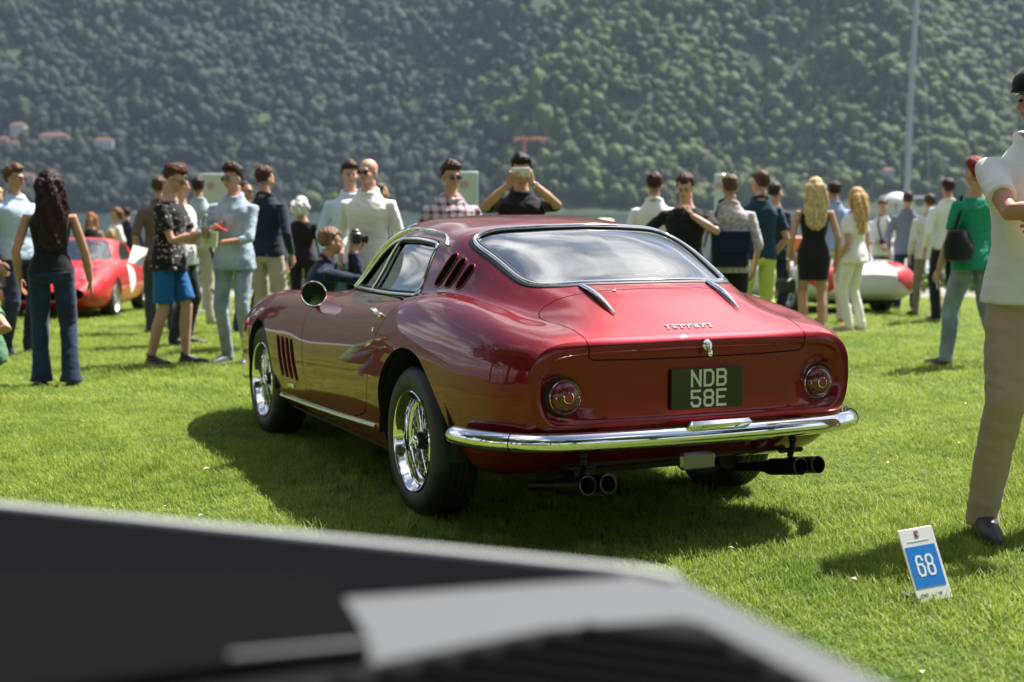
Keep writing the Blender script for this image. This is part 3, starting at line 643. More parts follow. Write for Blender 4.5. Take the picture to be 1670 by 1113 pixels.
LID = closed_sym([(0, -.612), (.16, -.613), (.27, -.606), (.36, -.594), (.43, -.583), (.475, -.583), (.507, -.602), (.522, -.64), (.520, -.70), (.505, -.77), (.487, -.85), (.478, -.93), (.478, -.955), (.470, -1.018), (.455, -1.030), (.3, -1.034), (0, -1.036)])
SLOTS = [[(.126, 1.094), (.060, 1.082), (.113, .945), (.196, .944)], [(.038, 1.076), (-.020, 1.062), (.014, .945), (.087, .944)], [(-.047, 1.054), (-.099, 1.041), (-.083, .945), (-.020, .944)]]
FSL = [[(y0 + .026, .602), (y0 - .020, .602), (y1 - .020, .392), (y1 + .026, .392)] for y0, y1 in ((1.925, 1.862), (1.842, 1.778), (1.760, 1.692), (1.680, 1.602))]
HOOD = closed_sym([(0, 1.70), (.30, 1.66), (.46, 1.62), (.50, 1.75), (.50, 2.3), (.46, 2.9), (.36, 3.2), (0, 3.24)])

m = (BV, BN, BF)
def side_phi(m, poly, s, zmin=-1, xmin=.40):
    V = m[0]; phi = np.full(len(V), 1.0); k = (V[:, 0] * s > xmin) & (V[:, 2] > zmin); phi[k] = sd_poly(V[k][:, 1:3], poly); return phi
def top_phi(m, poly, zmin):
    V = m[0]; phi = np.full(len(V), 1.0); k = V[:, 2] > zmin; phi[k] = sd_poly(V[k][:, :2], poly); return phi
def lid_phi(m):
    V = m[0]; phi = np.full(len(V), 1.0); k = (V[:, 2] > .5) & (V[:, 1] < -.3); t = V[k][:, 1] - np.maximum(0, .803 - V[k][:, 2]) * (V[k][:, 1] < -.85)
    t = np.where((V[k][:, 2] < .803) & (V[k][:, 1] < -.85), -.955 - np.maximum(0, .803 - V[k][:, 2]), t); phi[k] = sd_poly(np.c_[V[k][:, 0], t], LID); return phi
for s in (-1, 1):
    _, m = cut(m, side_phi(m, ARCH_R, s)); _, m = cut(m, side_phi(m, ARCH_F, s))
g_rear, m = cut(m, top_phi(m, REARWIN, .85)); g_front, m = cut(m, top_phi(m, WINDSCR, .80))
side_glass = {}
for s in (-1, 1):
    side_glass[s], m = cut(m, side_phi(m, SIDEWIN, s, .8))
    for sl in SLOTS: _, m = cut(m, side_phi(m, smooth_poly(sl, it=1), s, .85))
    for sl in FSL: _, m = cut(m, side_phi(m, smooth_poly(sl, it=1), s, .2))
GAP = .0022; doors = {}
for s in (-1, 1):
    phi = side_phi(m, DOOR, s); big, m = cut(m, phi - GAP); doors[s], _ = cut(big, side_phi(big, DOOR, s) + GAP)
big, m = cut(m, lid_phi(m) - GAP); lid, _ = cut(big, lid_phi(big) + GAP)
big, m = cut(m, top_phi(m, HOOD, .4) - GAP); bonnet, _ = cut(big, top_phi(big, HOOD, .4) + GAP)
shell = panel('body_shell', m, M_paint, coupe, .022)
for s in (-1, 1): panel('door', doors[s], M_paint, coupe, .02)
panel('boot_lid', lid, M_paint, coupe, .02); panel('bonnet', bonnet, M_paint, coupe, .02)
panel('rear_window', g_rear, M_rglass, coupe, 0, -.006); panel('windscreen', g_front, M_glass, coupe, 0, -.006)
DIV = [(.915, .84), (.735, 1.17)]
for s in (-1, 1):
    g = side_glass[s]; d = np.array(DIV[1]) - DIV[0]; w = g[0][:, 1:3] - DIV[0]
    q, dg_ = cut(g, (d[0] * w[:, 1] - d[1] * w[:, 0]) / np.linalg.norm(d))
    a, b = (q, dg_) if q[0][:, 1].mean() > dg_[0][:, 1].mean() else (dg_, q)
    panel('quarter_window', a, M_glass, coupe, 0, -.012); panel('door_window', b, M_glass, coupe, 0, -.012)
# mouldings round the glass
def inset(poly, d):
    P = np.asarray(poly, float); T = np.roll(P, -1, 0) - np.roll(P, 1, 0); T /= np.linalg.norm(T, axis=1)[:, None]; A = .5 * np.sum(P[:, 0] * np.roll(P[:, 1], -1) - np.roll(P[:, 0], -1) * P[:, 1])
    return P + np.c_[-T[:, 1], T[:, 0]] * d * (1 if A > 0 else -1)
RW = smooth_poly(REARWIN); WS = smooth_poly(WINDSCR)
tag(trim('window_seal', 'z', inset(RW, -.004), rnd(.030, .006), M_rubber, coupe), 'black rubber seal round the rear window')
trim('window_trim', 'z', inset(RW, .007), rnd(.019, .012), M_chrome, coupe)
trim('window_seal', 'z', inset(RW, .019), rnd(.012, .004), M_rubber, coupe)
trim('window_seal', 'z', inset(WS, -.002), rnd(.026, .006), M_rubber, coupe); trim('window_trim', 'z', inset(WS, .005), rnd(.015, .010), M_chrome, coupe)
for s in (-1, 1):
    SW = smooth_poly(SIDEWIN, it=1)
    trim('window_frame', 'x', inset(SW, .010), rnd(.017, .008), M_chrome, coupe, s, step=.015)
    trim('window_seal', 'x', inset(SW, .022), rnd(.009, .004), M_rubber, coupe, s, step=.015)
    trim('drip_rail', 'x', [(.225, 1.118), (.255, 1.142), (.33, 1.160), (.45, 1.172), (.62, 1.180), (.76, 1.176), (.86, 1.150), (.97, 1.098), (1.08, 1.022), (1.17, .945), (1.225, .892)], rnd(.014, .014), M_chrome, coupe, s, closed=False)
    trim('window_divider', 'x', [(.905, .888), (.80, 1.055), (.738, 1.145)], rnd(.014, .006), M_chrome, coupe, s, closed=False)
    trim('window_divider', 'x', [(.888, .888), (.783, 1.055), (.721, 1.145)], rnd(.014, .004), M_rubber, coupe, s, closed=False)
    # louvres: a dark duct behind each opening and a raised rim along its rear edge
    for sl in SLOTS:
        trim('louvre_rim', 'x', smooth_poly(sl, it=2), rnd(.007, .0045), M_paint, coupe, s, step=.01, smoothn=1)
    for sl in FSL:
        trim('louvre_rim', 'x', [sl[0], sl[3]], rnd(.010, .007), M_paint, coupe, s, closed=False, smoothn=0)
    for sl, dep in [(q, .06) for q in SLOTS] + [(q, .07) for q in FSL]:
        d = MB()
        big_ = inset(dense(sl, .02), -.012); P = [on('x', a, b, s) for a, b in big_]
        T = np.array([p - n * .014 for p, n in P]); Bm = np.array([p - n * dep for p, n in P]); k = len(P); c = Bm.mean(0)
        d.add(np.r_[T, Bm, [c]], [(j, (j + 1) % k, k + (j + 1) % k, k + j) for j in range(k)] + [(k + j, k + (j + 1) % k, 2 * k) for j in range(k)])
        d.build('louvre_duct', M_black, coupe)
    # bright sill strip
    trim('sill_strip', 'x', [(2.02, .273), (1.56, .279), (1.0, .294), (.62, .309), (.43, .318)], rnd(.026, .016), M_chrome, coupe, s, closed=False, step=.05)
# floor pan, sills and inner wings so nothing shows through
u = MB()
u.box((0, 1.2, .21), (1.30, 1.50, .04)); u.box((0, 2.4, .35), (.98, 1.0, .30)); u.box((0, -.10, .36), (.92, .9, .26)); u.box((0, -.62, .42), (1.0, .36, .22)); u.box((0, 3.0, .34), (.8, .3, .14))
u.box((-.66, 1.2, .235), (.16, 1.55, .06)); u.box((.66, 1.2, .235), (.16, 1.55, .06))
for s in (-1, 1):
    for yc, lo, hi in ((0, -.47, .36), (2.4, 2.05, 2.62)):
        n = 14; V = []; F = []
        for k in range(n + 1):
            a = math.pi * k / n; yy = yc + (hi - lo) / 2 * math.cos(a) + ((hi + lo) / 2 - yc); zz = .30 + (.42 if yc == 0 else .38) * math.sin(a)
            V += [(s * .44, yy, zz), (s * .815, yy, min(zz, .715))]
        for k in range(n): F.append((2 * k, 2 * k + 1, 2 * k + 3, 2 * k + 2))
        c0 = len(V); V.append((s * .44, yc, .30)); F += [(2 * k, 2 * k + 2, c0) for k in range(n)]
        u.add(V, F)
u.build('underbody', M_under, coupe, ang=30)
# cabin
c = MB(); c.box((0, .55, .26), (1.16, 1.6, .05)); c.box((0, -.22, .70), (1.10, .60, .30), bev=.05); c.box((0, .20, .55), (1.16, .06, .55)); c.box((0, .6, .36), (.22, 1.3, .22), bev=.04)
c.build('cabin_floor', M_leather, coupe)
c = MB(); c.box((0, 1.36, .74), (1.20, .30, .16), bev=.05); c.box((-.35, 1.22, .79), (.36, .12, .10), bev=.04); c.build('dashboard', M_leather, coupe)
for sx in (-.33, .33):
    b = MB(); b.box((sx, .62, .44), (.46, .52, .14), bev=.05); b.box((sx, .33, .68), (.44, .12, .50), bev=.05, M=None); b.build('seat', M_tan, coupe)
    b = MB(); b.box((sx, .325, .90), (.40, .09, .12), bev=.04); b.build('seat_top', M_tan, coupe)
def lining(zoff):
    V, N, F = BV, BN, BF; k = (V[:, 2] > .90) & (V[:, 1] > -.6) & (V[:, 1] < 1.3); ff = k[F].all(1); V2, N2, F2 = compact(V, N, F[ff]); return V2 - N2 * zoff, -N2, F2[:, ::-1]
lin = lining(.028)
for pl, ax in ((RW, 0), (WS, 0)): _, lin = cut(lin, sd_poly(lin[0][:, :2], inset(pl, -.02)))
for s in (-1, 1): _, lin = cut(lin, side_phi(lin, inset(smooth_poly(SIDEWIN, it=1), -.015), s, .7, .3))
panel('headlining', lin, simple('headlining_cloth', (.10, .09, .08), .9), coupe, 0)
b = MB(); a = [(-.345 + .185 * math.cos(t), 1.10 + .185 * math.sin(t) * .36, .845 + .185 * math.sin(t) * .93) for t in np.linspace(0, 2 * math.pi, 40)[:-1]]; b.tube(a, .0125, 10, closed=True)
sw = b.build('steering_wheel', M_wood, coupe)
b = MB()
for t in (0.35, math.pi - .35, -math.pi / 2): b.tube([(-.345, 1.115, .845), (-.345 + .18 * math.cos(t), 1.10 + .18 * math.sin(t) * .36, .845 + .18 * math.sin(t) * .93)], .009, 6, flat=.4)
b.ball((-.345, 1.12, .845), (.04, .03, .04)); b.tube([(-.345, 1.11, .84), (-.345, 1.34, .74)], .02)
b.build('spoke', M_chrome2, sw)
b = MB(); b.box((0, 1.02, 1.115), (.20, .02, .05), bev=.01); b.tube([(0, 1.03, 1.12), (0, 1.07, 1.19)], .006, 6); b.build('rear_view_mirror', M_black, coupe)
# heated rear window wires
b = MB()
for k in range(15):
    x = -.10 + k * .038
    P = []
    for y in np.linspace(-.50, .0, 9):
        p, n = on('z', x - .12 * (y + .5), y); P.append(p - n * .009)
    b.tube(P, .0009, 4)
tag(b.build('heating_wire', simple('copper_wire', (.75, .35, .15), .3, .8), coupe), kind='stuff')
# rear lamps
def tail_lamp(sx):
    p, n = on('y', sx * .558, .596); M = frame(p + np.array((0, -.002, 0)), (0, -1, .02), (1, 0, 0)) @ Matrix.Scale(.88, 4)
    b = MB(); b.lathe([(.090, -.012), (.092, -.004), (.086, .004), (.078, .010), (.074, .008), (.073, -.004)], 56, M); o = b.build('tail_lamp', M_under, coupe, ang=60)
    b = MB(); b.lathe([(.074, .004), (.0745, .014), (.071, .018), (.0675, .016), (.067, .006)], 56, M); b.build('lamp_rim', M_chrome, o, ang=60)
    b = MB(); b.lathe([(.067, .008), (.066, .022), (.058, .034), (.042, .042), (.024, .045), (.022, .042)], 56, M); b.build('lens', M_red_lens, o, ang=60)
    b = MB(); b.lathe([(.0235, .042), (.0235, .048), (.0205, .049), (.0200, .043)], 40, M); b.build('reflector_rim', M_chrome, o, ang=60)
    b = MB(); b.lathe([(.020, .044), (.012, .048), (.0005, .049)], 24, M); b.build('reflector', simple('reflector_red', (.45, .03, .03), .3, bmp=.8, bscale=300, bdist=.002), o, ang=60)
    for sgn in (-1, 1):
        b = MB(); b.ball((0, 0, 0), (.004, .004, .003), 8, M @ Matrix.Translation((sgn * .052, 0, .037))); b.build('lens_screw', M_chrome, o)
for sx in (-1, 1): tail_lamp(sx)
# bumper: one curved blade with joints and rounded ends
bp = [(-.836, -.50, .425), (-.840, -.60, .428), (-.826, -.72, .432), (-.785, -.83, .436), (-.72, -.915, .438), (-.62, -.972, .439), (-.48, -1.005, .440), (-.30, -1.026, .441), (-.15, -1.036, .441), (0, -1.040, .441)]
bp = np.array(bp + [(-x, y, z) for x, y, z in bp[::-1][1:]]); bpd = pchip(np.arange(len(bp)), bp, np.linspace(0, len(bp) - 1, 121))
prof = [(-.012, .030), (0, .0365), (.012, .0335), (.024, .025), (.0325, .010), (.0345, -.006), (.030, -.020), (.018, -.031), (.004, -.036), (-.012, -.033)]
T = np.gradient(bpd, axis=0); T /= np.linalg.norm(T, axis=1)[:, None]; O = np.cross(T, (0, 0, 1)); O /= np.linalg.norm(O, axis=1)[:, None]
V = []; F = []; k = len(prof)
for i in range(len(bpd)):
    e = min(i, len(bpd) - 1 - i) / 6.0; sc = math.sqrt(max(0, 1 - (1 - min(1, e)) ** 2)) * .97 + .03
    for o_, h in prof: V.append(bpd[i] + O[i] * o_ * sc + np.array((0, 0, 1)) * h * sc)
for i in range(len(bpd) - 1):
    for j in range(k): F.append((i * k + j, (i + 1) * k + j, (i + 1) * k + (j + 1) % k, i * k + (j + 1) % k))
F.append(tuple(range(k))); F.append(tuple((len(bpd) - 1) * k + j for j in range(k - 1, -1, -1)))
bump_o = autosmooth(mesh_obj('rear_bumper', V, F, M_chrome, coupe), 60)
for i in (24, 96):
    b = MB(); P = [bpd[i] + O[i] * (o_ + .0012) + np.array((0, 0, h)) * 1.02 for o_, h in prof]; b.tube(P + [P[0]], .0016, 5); b.build('bumper_joint', M_black, bump_o)
for sx in (-.45, .45): b = MB(); b.box((sx, -.97, .44), (.05, .08, .03)); b.build('bumper_bracket', M_under, bump_o)
# number plate lamp housing on the bumper's top
b = MB(); b.box((.02, -1.050, .483), (.275, .060, .030), bev=.012); b.build('plate_lamp', M_chrome, coupe)
# number plate with raised characters
pp, pn = on('y', .02, .605); PL = frame(pp + np.array((0, -.010, 0)), (0, -1, .0), (1, 0, 0))
b = MB(); V = []
hw, hh, rr = .157, .077, .008
poly = [(hw - rr + rr * math.cos(a), hh - rr + rr * math.sin(a)) for a in np.linspace(0, math.pi / 2, 5)] + [(-hw + rr + rr * math.cos(a), hh - rr + rr * math.sin(a)) for a in np.linspace(math.pi / 2, math.pi, 5)] + [(-hw + rr + rr * math.cos(a), -hh + rr + rr * math.sin(a)) for a in np.linspace(math.pi, 1.5 * math.pi, 5)] + [(hw - rr + rr * math.cos(a), -hh + rr + rr * math.sin(a)) for a in np.linspace(1.5 * math.pi, 2 * math.pi, 5)]
b.prism(poly, -.004, .004, PL); plate = b.build('number_plate', M_plate, coupe, smooth=False)
# each character as joined bars in a 0..1 x 0..1 box, w = stroke
W = .17
CH = {'N': [[(0, 0), (0, 1)], [(0, 1), (1, 0)], [(1, 0), (1, 1)]],
      'D': [[(0, 0), (0, 1), (.72, 1), (1, .82), (1, .18), (.72, 0), (0, 0)]],
      'B': [[(0, 0), (0, 1), (.78, 1), (1, .86), (1, .64), (.84, .52), (1, .40), (1, .14), (.78, 0), (0, 0)], [(0, .52), (.84, .52)]],
      '5': [[(.95, 1), (0, 1), (0, .57), (.75, .57), (1, .42), (1, .15), (.78, 0), (.2, 0), (0, .15), (0, .24)]],
      '8': [[(.2, .53), (0, .66), (0, .86), (.2, 1), (.8, 1), (1, .86), (1, .66), (.8, .53), (.2, .53)], [(.2, .53), (0, .40), (0, .14), (.2, 0), (.8, 0), (1, .14), (1, .40), (.8, .53), (.2, .53)]],
      '6': [[(.95, .80), (.78, 1), (.22, 1), (0, .82), (0, .18), (.22, 0), (.78, 0), (1, .18), (1, .40), (.78, .57)], [(.80, .57), (.0, .57)]],
      'E': [[(1, 1), (0, 1), (0, 0), (1, 0)], [(0, .53), (.82, .53)]]}
def char(ch, x, y, w, h, th, M, z0, z1):
    b = MB()
    for k, line in enumerate(CH[ch]):
        P = [np.array((x + p[0] * (w - th), y + p[1] * (h - th))) for p in line]
        closed = np.allclose(P[0], P[-1]); n = len(P) - (1 if closed else 0); Lf = []; Rt = []
        for i in range(n):
            a = P[(i - 1) % n] if (closed or i > 0) else None; c_ = P[(i + 1) % n] if (closed or i < n - 1) else None; p = P[i]
            d1 = (p - a) / np.linalg.norm(p - a) if a is not None else None; d2 = (c_ - p) / np.linalg.norm(c_ - p) if c_ is not None else None
            if d1 is None: nn = np.array((-d2[1], d2[0])); p = p - d2 * th / 2 * (0 if ch == 'N' and k == 1 else 1); sc = 1
            elif d2 is None: nn = np.array((-d1[1], d1[0])); p = p + d1 * th / 2 * (0 if ch == 'N' and k == 1 else 1); sc = 1
            else:
                n1 = np.array((-d1[1], d1[0])); n2 = np.array((-d2[1], d2[0])); nn = n1 + n2; L = np.linalg.norm(nn); nn = nn / (L + 1e-9); sc = min(1.6, 1 / max(.3, nn @ n1))
            Lf.append(p + nn * sc * th / 2); Rt.append(p - nn * sc * th / 2)
        zz = z1 + .0002 * k; V = [(*q, z0) for q in Lf] + [(*q, z0) for q in Rt] + [(*q, zz) for q in Lf] + [(*q, zz) for q in Rt]; F = []
        for i in range(n if closed else n - 1):
            j = (i + 1) % n; F += [(2 * n + i, 3 * n + i, 3 * n + j, 2 * n + j), (i, 2 * n + i, 2 * n + j, j), (n + i, n + j, 3 * n + j, 3 * n + i)]
        b.add(V, F, M)
    return b
for row, (txt, y0) in enumerate((('NDB', .006), ('58E', -.070))):
    for i, ch in enumerate(txt):
        x0 = -.074 + i * .056
        char(ch, x0 + .0045, y0 + .0045, .046, .066, .0095, PL, .0035, .0065).build('character', M_silverch, plate, smooth=False)
# boot lock with a key hanging from it, name script, hinges, badges
p, n = on('y', .018, .766); M = frame(p, (0, -1, .1), (1, 0, 0)); b = MB(); b.lathe([(.021, -.004), (.021, .006), (.017, .011), (.013, .012), (.012, .020), (.009, .022), (.0005, .022)], 28, M); lk = b.build('boot_lock', M_chrome, coupe, ang=50)
b = MB(); b.box((0, -.004, .026), (.007, .018, .004), M=M, bev=.001); b.ball((0, -.030, .024), (.010, .015, .003), 10, M); b.tube([tuple(M @ Vector((0, -.012, .026))), tuple(M @ Vector((0, -.040, .022)))], .004, 6); b.build('key', M_chrome, lk)
def script(parent):
    b = MB(); W_, H_ = .205, .026; xs = np.linspace(-W_ / 2 + .011, W_ / 2 - .008, 7)
    pr, nr = on('z', 0, -.885); 
    def put(x, y, w, h, skew=0.12):
        # slab lying on the lid, x across and y up its slope
        V = []
        for zz in (-.001, .004):
            for (a, c_) in ((x - w / 2, y - h / 2), (x + w / 2, y - h / 2), (x + w / 2, y + h / 2), (x - w / 2, y + h / 2)):
                q, nn = on('z', a + skew * c_ - .018, -.892 + c_ * .92); V.append(q + nn * zz)
        b.add(V, [(3, 2, 1, 0), (4, 5, 6, 7), (0, 1, 5, 4), (1, 2, 6, 5), (2, 3, 7, 6), (3, 0, 4, 7)])
    put(0, .0115, W_, .0032)                                       # the long bar of the first letter running over all
    put(xs[0] - .001, 0, .0052, .022); put(xs[0] + .004, .002, .010, .003); put(xs[0] - .001, -.0115, .012, .0026)
    for i, ch in ((1, 'E'), (2, 'R'), (3, 'R'), (4, 'A'), (5, 'R'), (6, 'I')):
        x = xs[i]
        if ch == 'E': put(x, .002, .018, .0034); put(x - .007, -.003, .0045, .014); put(x + .001, -.0035, .013, .0026); put(x + .002, -.0115, .016, .0028)
        if ch == 'R': put(x - .003, -.002, .0052, .019); put(x + .005, .006, .014, .0045); put(x + .010, .003, .004, .008); put(x - .003, -.0115, .013, .0026)
        if ch == 'A': put(x, .004, .012, .004); put(x + .006, -.003, .005, .018); put(x - .006, -.007, .005, .010); put(x, -.0035, .012, .003); put(x + .001, -.0115, .018, .0026)
        if ch == 'I': put(x, -.002, .0055, .019); put(x, -.0115, .013, .0026)
    return b.build('name_script', M_chrome, parent, smooth=False)
script(coupe)
for sx in (-1, 1):
    P = []; 
    for t in np.linspace(0, 1, 14):
        q, nn = on('z', sx * (.292 - .014 * t), -.530 - .255 * t); P.append(q + nn * (.007 + .006 * math.sin(math.pi * t)))
    b = MB(); rr_ = [.0035 + .0095 * math.sin(math.pi * min(1, .12 + t * .93)) ** .7 for t in np.linspace(0, 1, 14)]; b.tube(P, rr_, 12, flat=.8); b.build('boot_hinge', M_chrome, coupe)
q, nn = on('z', -.19, -.622); b = MB(); b.ball(q + nn * .002, (.008, .006, .004), 8); b.build('lid_stop', M_white, coupe)
for s in (-1, 1):
    # pull handle, key lock, small badge and wing mirror
    p0, n0 = on('x', .50, .822, s); p1, n1 = on('x', .385, .810, s)
    pm_ = (p0 + p1) / 2; nm_ = (n0 + n1) / 2; dd = (p1 - p0) / np.linalg.norm(p1 - p0)
    b = MB(); b.tube([p0 + n0 * .004, p0 + n0 * .022, pm_ + nm_ * .030, p1 + n1 * .022, p1 + n1 * .006], [.008, .009, .0085, .010, .009], 10); b.ball(p0 + n0 * .004, .014, 10); b.ball(p1 + n1 * .004, .014, 10); b.build('door_handle', M_chrome, coupe)
    q, nn = on('x', .415, .748, s); b = MB(); b.lathe([(.0125, -.002), (.0125, .004), (.009, .006), (.0005, .006)], 20, frame(q, nn)); b.build('door_lock', M_chrome, coupe)
    q, nn = on('x', 1.755, .352, s); b = MB(); b.box((0, 0, .002), (.11, .022, .006), M=frame(q, nn, (0, 1, 0)), bev=.002); b.build('coachbuilder_badge', M_chrome2, coupe)
q, nn = on('x', 1.44, .790, -1)
mc = q + np.array((-.020, -.02, .060)); MF = frame(mc, (-.12, -.95, .29), (1, 0, 0))
b = MB(); b.lathe([(.064, .006), (.067, 0), (.066, -.012), (.058, -.034), (.040, -.052), (.018, -.062), (.0005, -.064)], 36, MF); b.tube([q - nn * .004, q + nn * .02 + np.array((0, 0, .005)), mc + np.array((.0, .035, -.02))], [.016, .011, .012], 10)
wm = b.build('wing_mirror', M_paint, coupe, ang=60)
b = MB(); b.lathe([(.060, .004), (.0605, .007), (.064, .009), (.0665, .006)], 36, MF); b.build('mirror_rim', M_chrome, wm); b = MB(); b.prism([(.0608 * math.cos(t), .0608 * math.sin(t)) for t in np.linspace(0, 2 * math.pi, 37)[:-1]], .0, .0055, MF); b.build('mirror_glass', simple('mirror_silver', (.9, .9, .92), .02, 1.0), wm, smooth=False)
# wiper seen past the screen pillar
for x0, x1 in ((-.52, -.20), (.05, .38)):
    b = MB()
    A = [on('z', x, y) for x, y in ((x0 + .28, 1.66), (x0 + .12, 1.58), (x0, 1.44))]; b.tube([p + n * h for (p, n), h in zip(A, (.01, .03, .02))], .006, 6)
    b.build('wiper', M_chrome2, coupe)
# reversing lamp, exhausts with hangers
b = MB(); b.box((.0, -.925, .325), (.150, .05, .068), bev=.014); rl = b.build('reversing_lamp', simple('dull_chrome', (.3, .3, .28), .3, .9), coupe)
b = MB(); b.box((.0, -.952, .325), (.136, .012, .056), bev=.005); b.build('lens', M_clear, rl)
for x, yb in ((-.505, -1.005), (-.422, -1.005), (.425, -1.005), (.508, -1.005)):
    b = MB(); M = frame((x, yb, .282), (.09, -1, .17)); b.lathe([(.018, -.40), (.020, -.22), (.0335, -.17), (.0335, 0), (.0345, .002), (.031, .002), (.029, -.01), (.027, -.16), (.0005, -.165)], 32, M)
    pz = b.build('exhaust_pipe', M_pipe, coupe, ang=50)
    b = MB(); b.lathe([(.0345, -.001), (.0348, .003), (.0325, .004), (.0315, .001)], 32, M); b.build('pipe_rim', simple('sooty_chrome', (.16, .15, .13), .35, .9), pz)
for sx in (-.465, .465):
    b = MB(); b.tube([(sx, -.88, .42), (sx, -.90, .34), (sx, -.88, .30)], [.010, .013, .012], 8); b.box((sx, -.885, .325), (.11, .02, .018), bev=.004); b.ball((sx, -.90, .37), .016, 8); b.build('exhaust_hanger', M_pipe, coupe)
b = MB()
for sx in (-.33, .33): b.tube([(sx, -.65, .27), (sx, .1, .26), (sx * .6, 1.2, .25)], .05, 12)
b.tube([(-.52, -.42, .28), (-.45, 0, .30), (-.30, .4, .27)], .03, 8); b.box((0, 0, .30), (1.2, .08, .08)); b.ball((0, 0, .31), (.13, .15, .12))
b.build('rear_axle', M_pipe, coupe)

# wire wheels
def wheel(parent, x, y, s, detail=True, r=.315, rim_mat=None, name='wheel', wheel_r=.2075):
    w = empty(name, (x, y, r)); w.parent = parent
    M = frame((0, 0, 0), (s, 0, 0), (0, 1, 0)); k = r / .315; wr = wheel_r
    b = MB(); hw = .098 * k
    pr = [(wr - .003, -hw + .012), (wr + .012, -hw + .002), (wr + .045, -hw - .004), (r - .035, -hw), (r - .010, -hw + .016), (r - .002, -hw + .030)]
    for g in (-.045, -.018, .010, .037): pr += [(r, g * k), (r, (g + .004) * k), (r - .006, (g + .005) * k), (r - .006, (g + .009) * k), (r, (g + .010) * k)]
    pr += [(r - .002, hw - .030), (r - .010, hw - .016), (r - .030, hw - .002), (r - .045, hw + .003), (wr + .040, hw + .004), (wr + .018, hw), (wr + .008, hw - .006), (wr - .003, hw - .012)]
    b.lathe(pr, 72, M); b.build('tyre', M_tyre, w, ang=40)
    b = MB()
    b.lathe([(wr + .003, hw - .010), (wr + .004, hw - .003), (wr, hw + .001), (wr - .006, hw - .002), (wr - .010, hw - .012), (wr - .020, hw - .030), (wr - .024, hw - .040), (wr - .026, hw - .060), (wr - .040, hw - .066), (wr - .043, hw - .085), (wr - .046, hw - .125), (wr - .030, -hw + .03), (wr, -hw)], 72, M)
    b.build('rim', rim_mat or M_chrome, w, ang=50)
    b = MB(); b.lathe([(.0005, hw - .022), (.030, hw - .024), (.034, hw - .034), (.034, hw - .060), (.038, hw - .10), (.052, hw - .13), (.0005, hw - .14)], 32, M); b.build('hub', M_pipe, w, ang=50)
    if detail:
        b = MB()
        for ring, (rh, zh, zr, rr, tw) in enumerate(((.038, hw - .050, hw - .068, wr - .028, .34), (.040, hw - .066, hw - .092, wr - .036, -.34), (.050, hw - .115, hw - .105, wr - .044, .5), (.050, hw - .118, hw - .080, wr - .030, -.5))):
            for i in range(18):
                a = 2 * math.pi * i / 18 + ring * .09; a2 = a + tw
                p0 = M @ Vector((rh * math.cos(a), rh * math.sin(a), zh)); p1 = M @ Vector((rr * math.cos(a2), rr * math.sin(a2), zr)); b.tube([tuple(p0), tuple(p1)], .0027, 5)
        tag(b.build('wire_spoke', M_chrome2, w), kind='stuff')
    else:
        b = MB()
        for i in range(8):
            a = 2 * math.pi * i / 8; p0 = M @ Vector((.03 * math.cos(a), .03 * math.sin(a), hw - .05)); p1 = M @ Vector(((wr - .02) * math.cos(a), (wr - .02) * math.sin(a), hw - .07)); b.tube([tuple(p0), tuple(p1)], .016, 6, flat=.5)
        tag(b.build('wheel_spoke', rim_mat or M_chrome2, w), kind='stuff')
    b = MB(); b.lathe([(.026, hw - .030), (.027, hw - .016), (.020, hw - .008), (.0005, hw - .006)], 24, M)
    for i in range(3):
        a = 2 * math.pi * i / 3 + .5; c0 = M @ Vector((0, 0, hw - .018)); c1 = M @ Vector((.046 * math.cos(a), .052 * math.sin(a), hw - .010)); b.tube([tuple(c0), tuple(c1)], [.009, .005], 7, flat=.7)
    b.build('wheel_nut', M_chrome, w, ang=50)
    b = MB(); b.lathe([(.0005, -.02), (.13, -.02), (.135, -.03), (.135, -.05), (.0005, -.05)], 32, M); b.build('brake_disc', M_pipe, w)
    return w
for (x, y) in ((-.706, 0), (.706, 0), (-.700, 2.4), (.700, 2.4)): wheel(coupe, x, y, -1 if x < 0 else 1)
# ================================================================== people
def remesh(mb, voxel, smooth=2, fac=.5):
    V = np.concatenate(mb.V); me = bpy.data.meshes.new('tmp'); me.from_pydata(V.tolist(), [], mb.F); ob = bpy.data.objects.new('tmp', me); col.objects.link(ob)
    m1 = ob.modifiers.new('r', 'REMESH'); m1.mode = 'VOXEL'; m1.voxel_size = voxel; m1.adaptivity = 0
    if smooth: m2 = ob.modifiers.new('s', 'SMOOTH'); m2.factor = fac; m2.iterations = smooth
    dg = bpy.context.evaluated_depsgraph_get(); r = bpy.data.meshes.new_from_object(ob.evaluated_get(dg))
    n = len(r.vertices); co = np.empty(n * 3, np.float32); r.vertices.foreach_get('co', co); F = [tuple(p.vertices) for p in r.polygons]
    bpy.data.objects.remove(ob); bpy.data.meshes.remove(me); bpy.data.meshes.remove(r)
    return co.reshape(-1, 3).astype(float), F
def vnormals(V, F):
    Q = np.array([f if len(f) == 4 else (*f, f[-1]) for f in F]); n = np.cross(V[Q[:, 2]] - V[Q[:, 0]], V[Q[:, 3]] - V[Q[:, 1]]); N = np.zeros_like(V)
    for k in range(4): np.add.at(N, Q[:, k], n)
    return N / (np.linalg.norm(N, axis=1)[:, None] + 1e-12)
def wrinkle(V, F, amp, sc=(9, 9, 16), seed=0, fine=.35):
    N = vnormals(V, F); d = np.empty(len(V)); 
    for i, v in enumerate(V):
        p = Vector((v[0] * sc[0] + seed, v[1] * sc[1], v[2] * sc[2] + 3 * v[0])); a = noise.noise(p); d[i] = (1 - abs(a) * 2.4) * .6 + fine * noise.noise(p * 2.7)
    return V + N * (d * amp)[:, None]
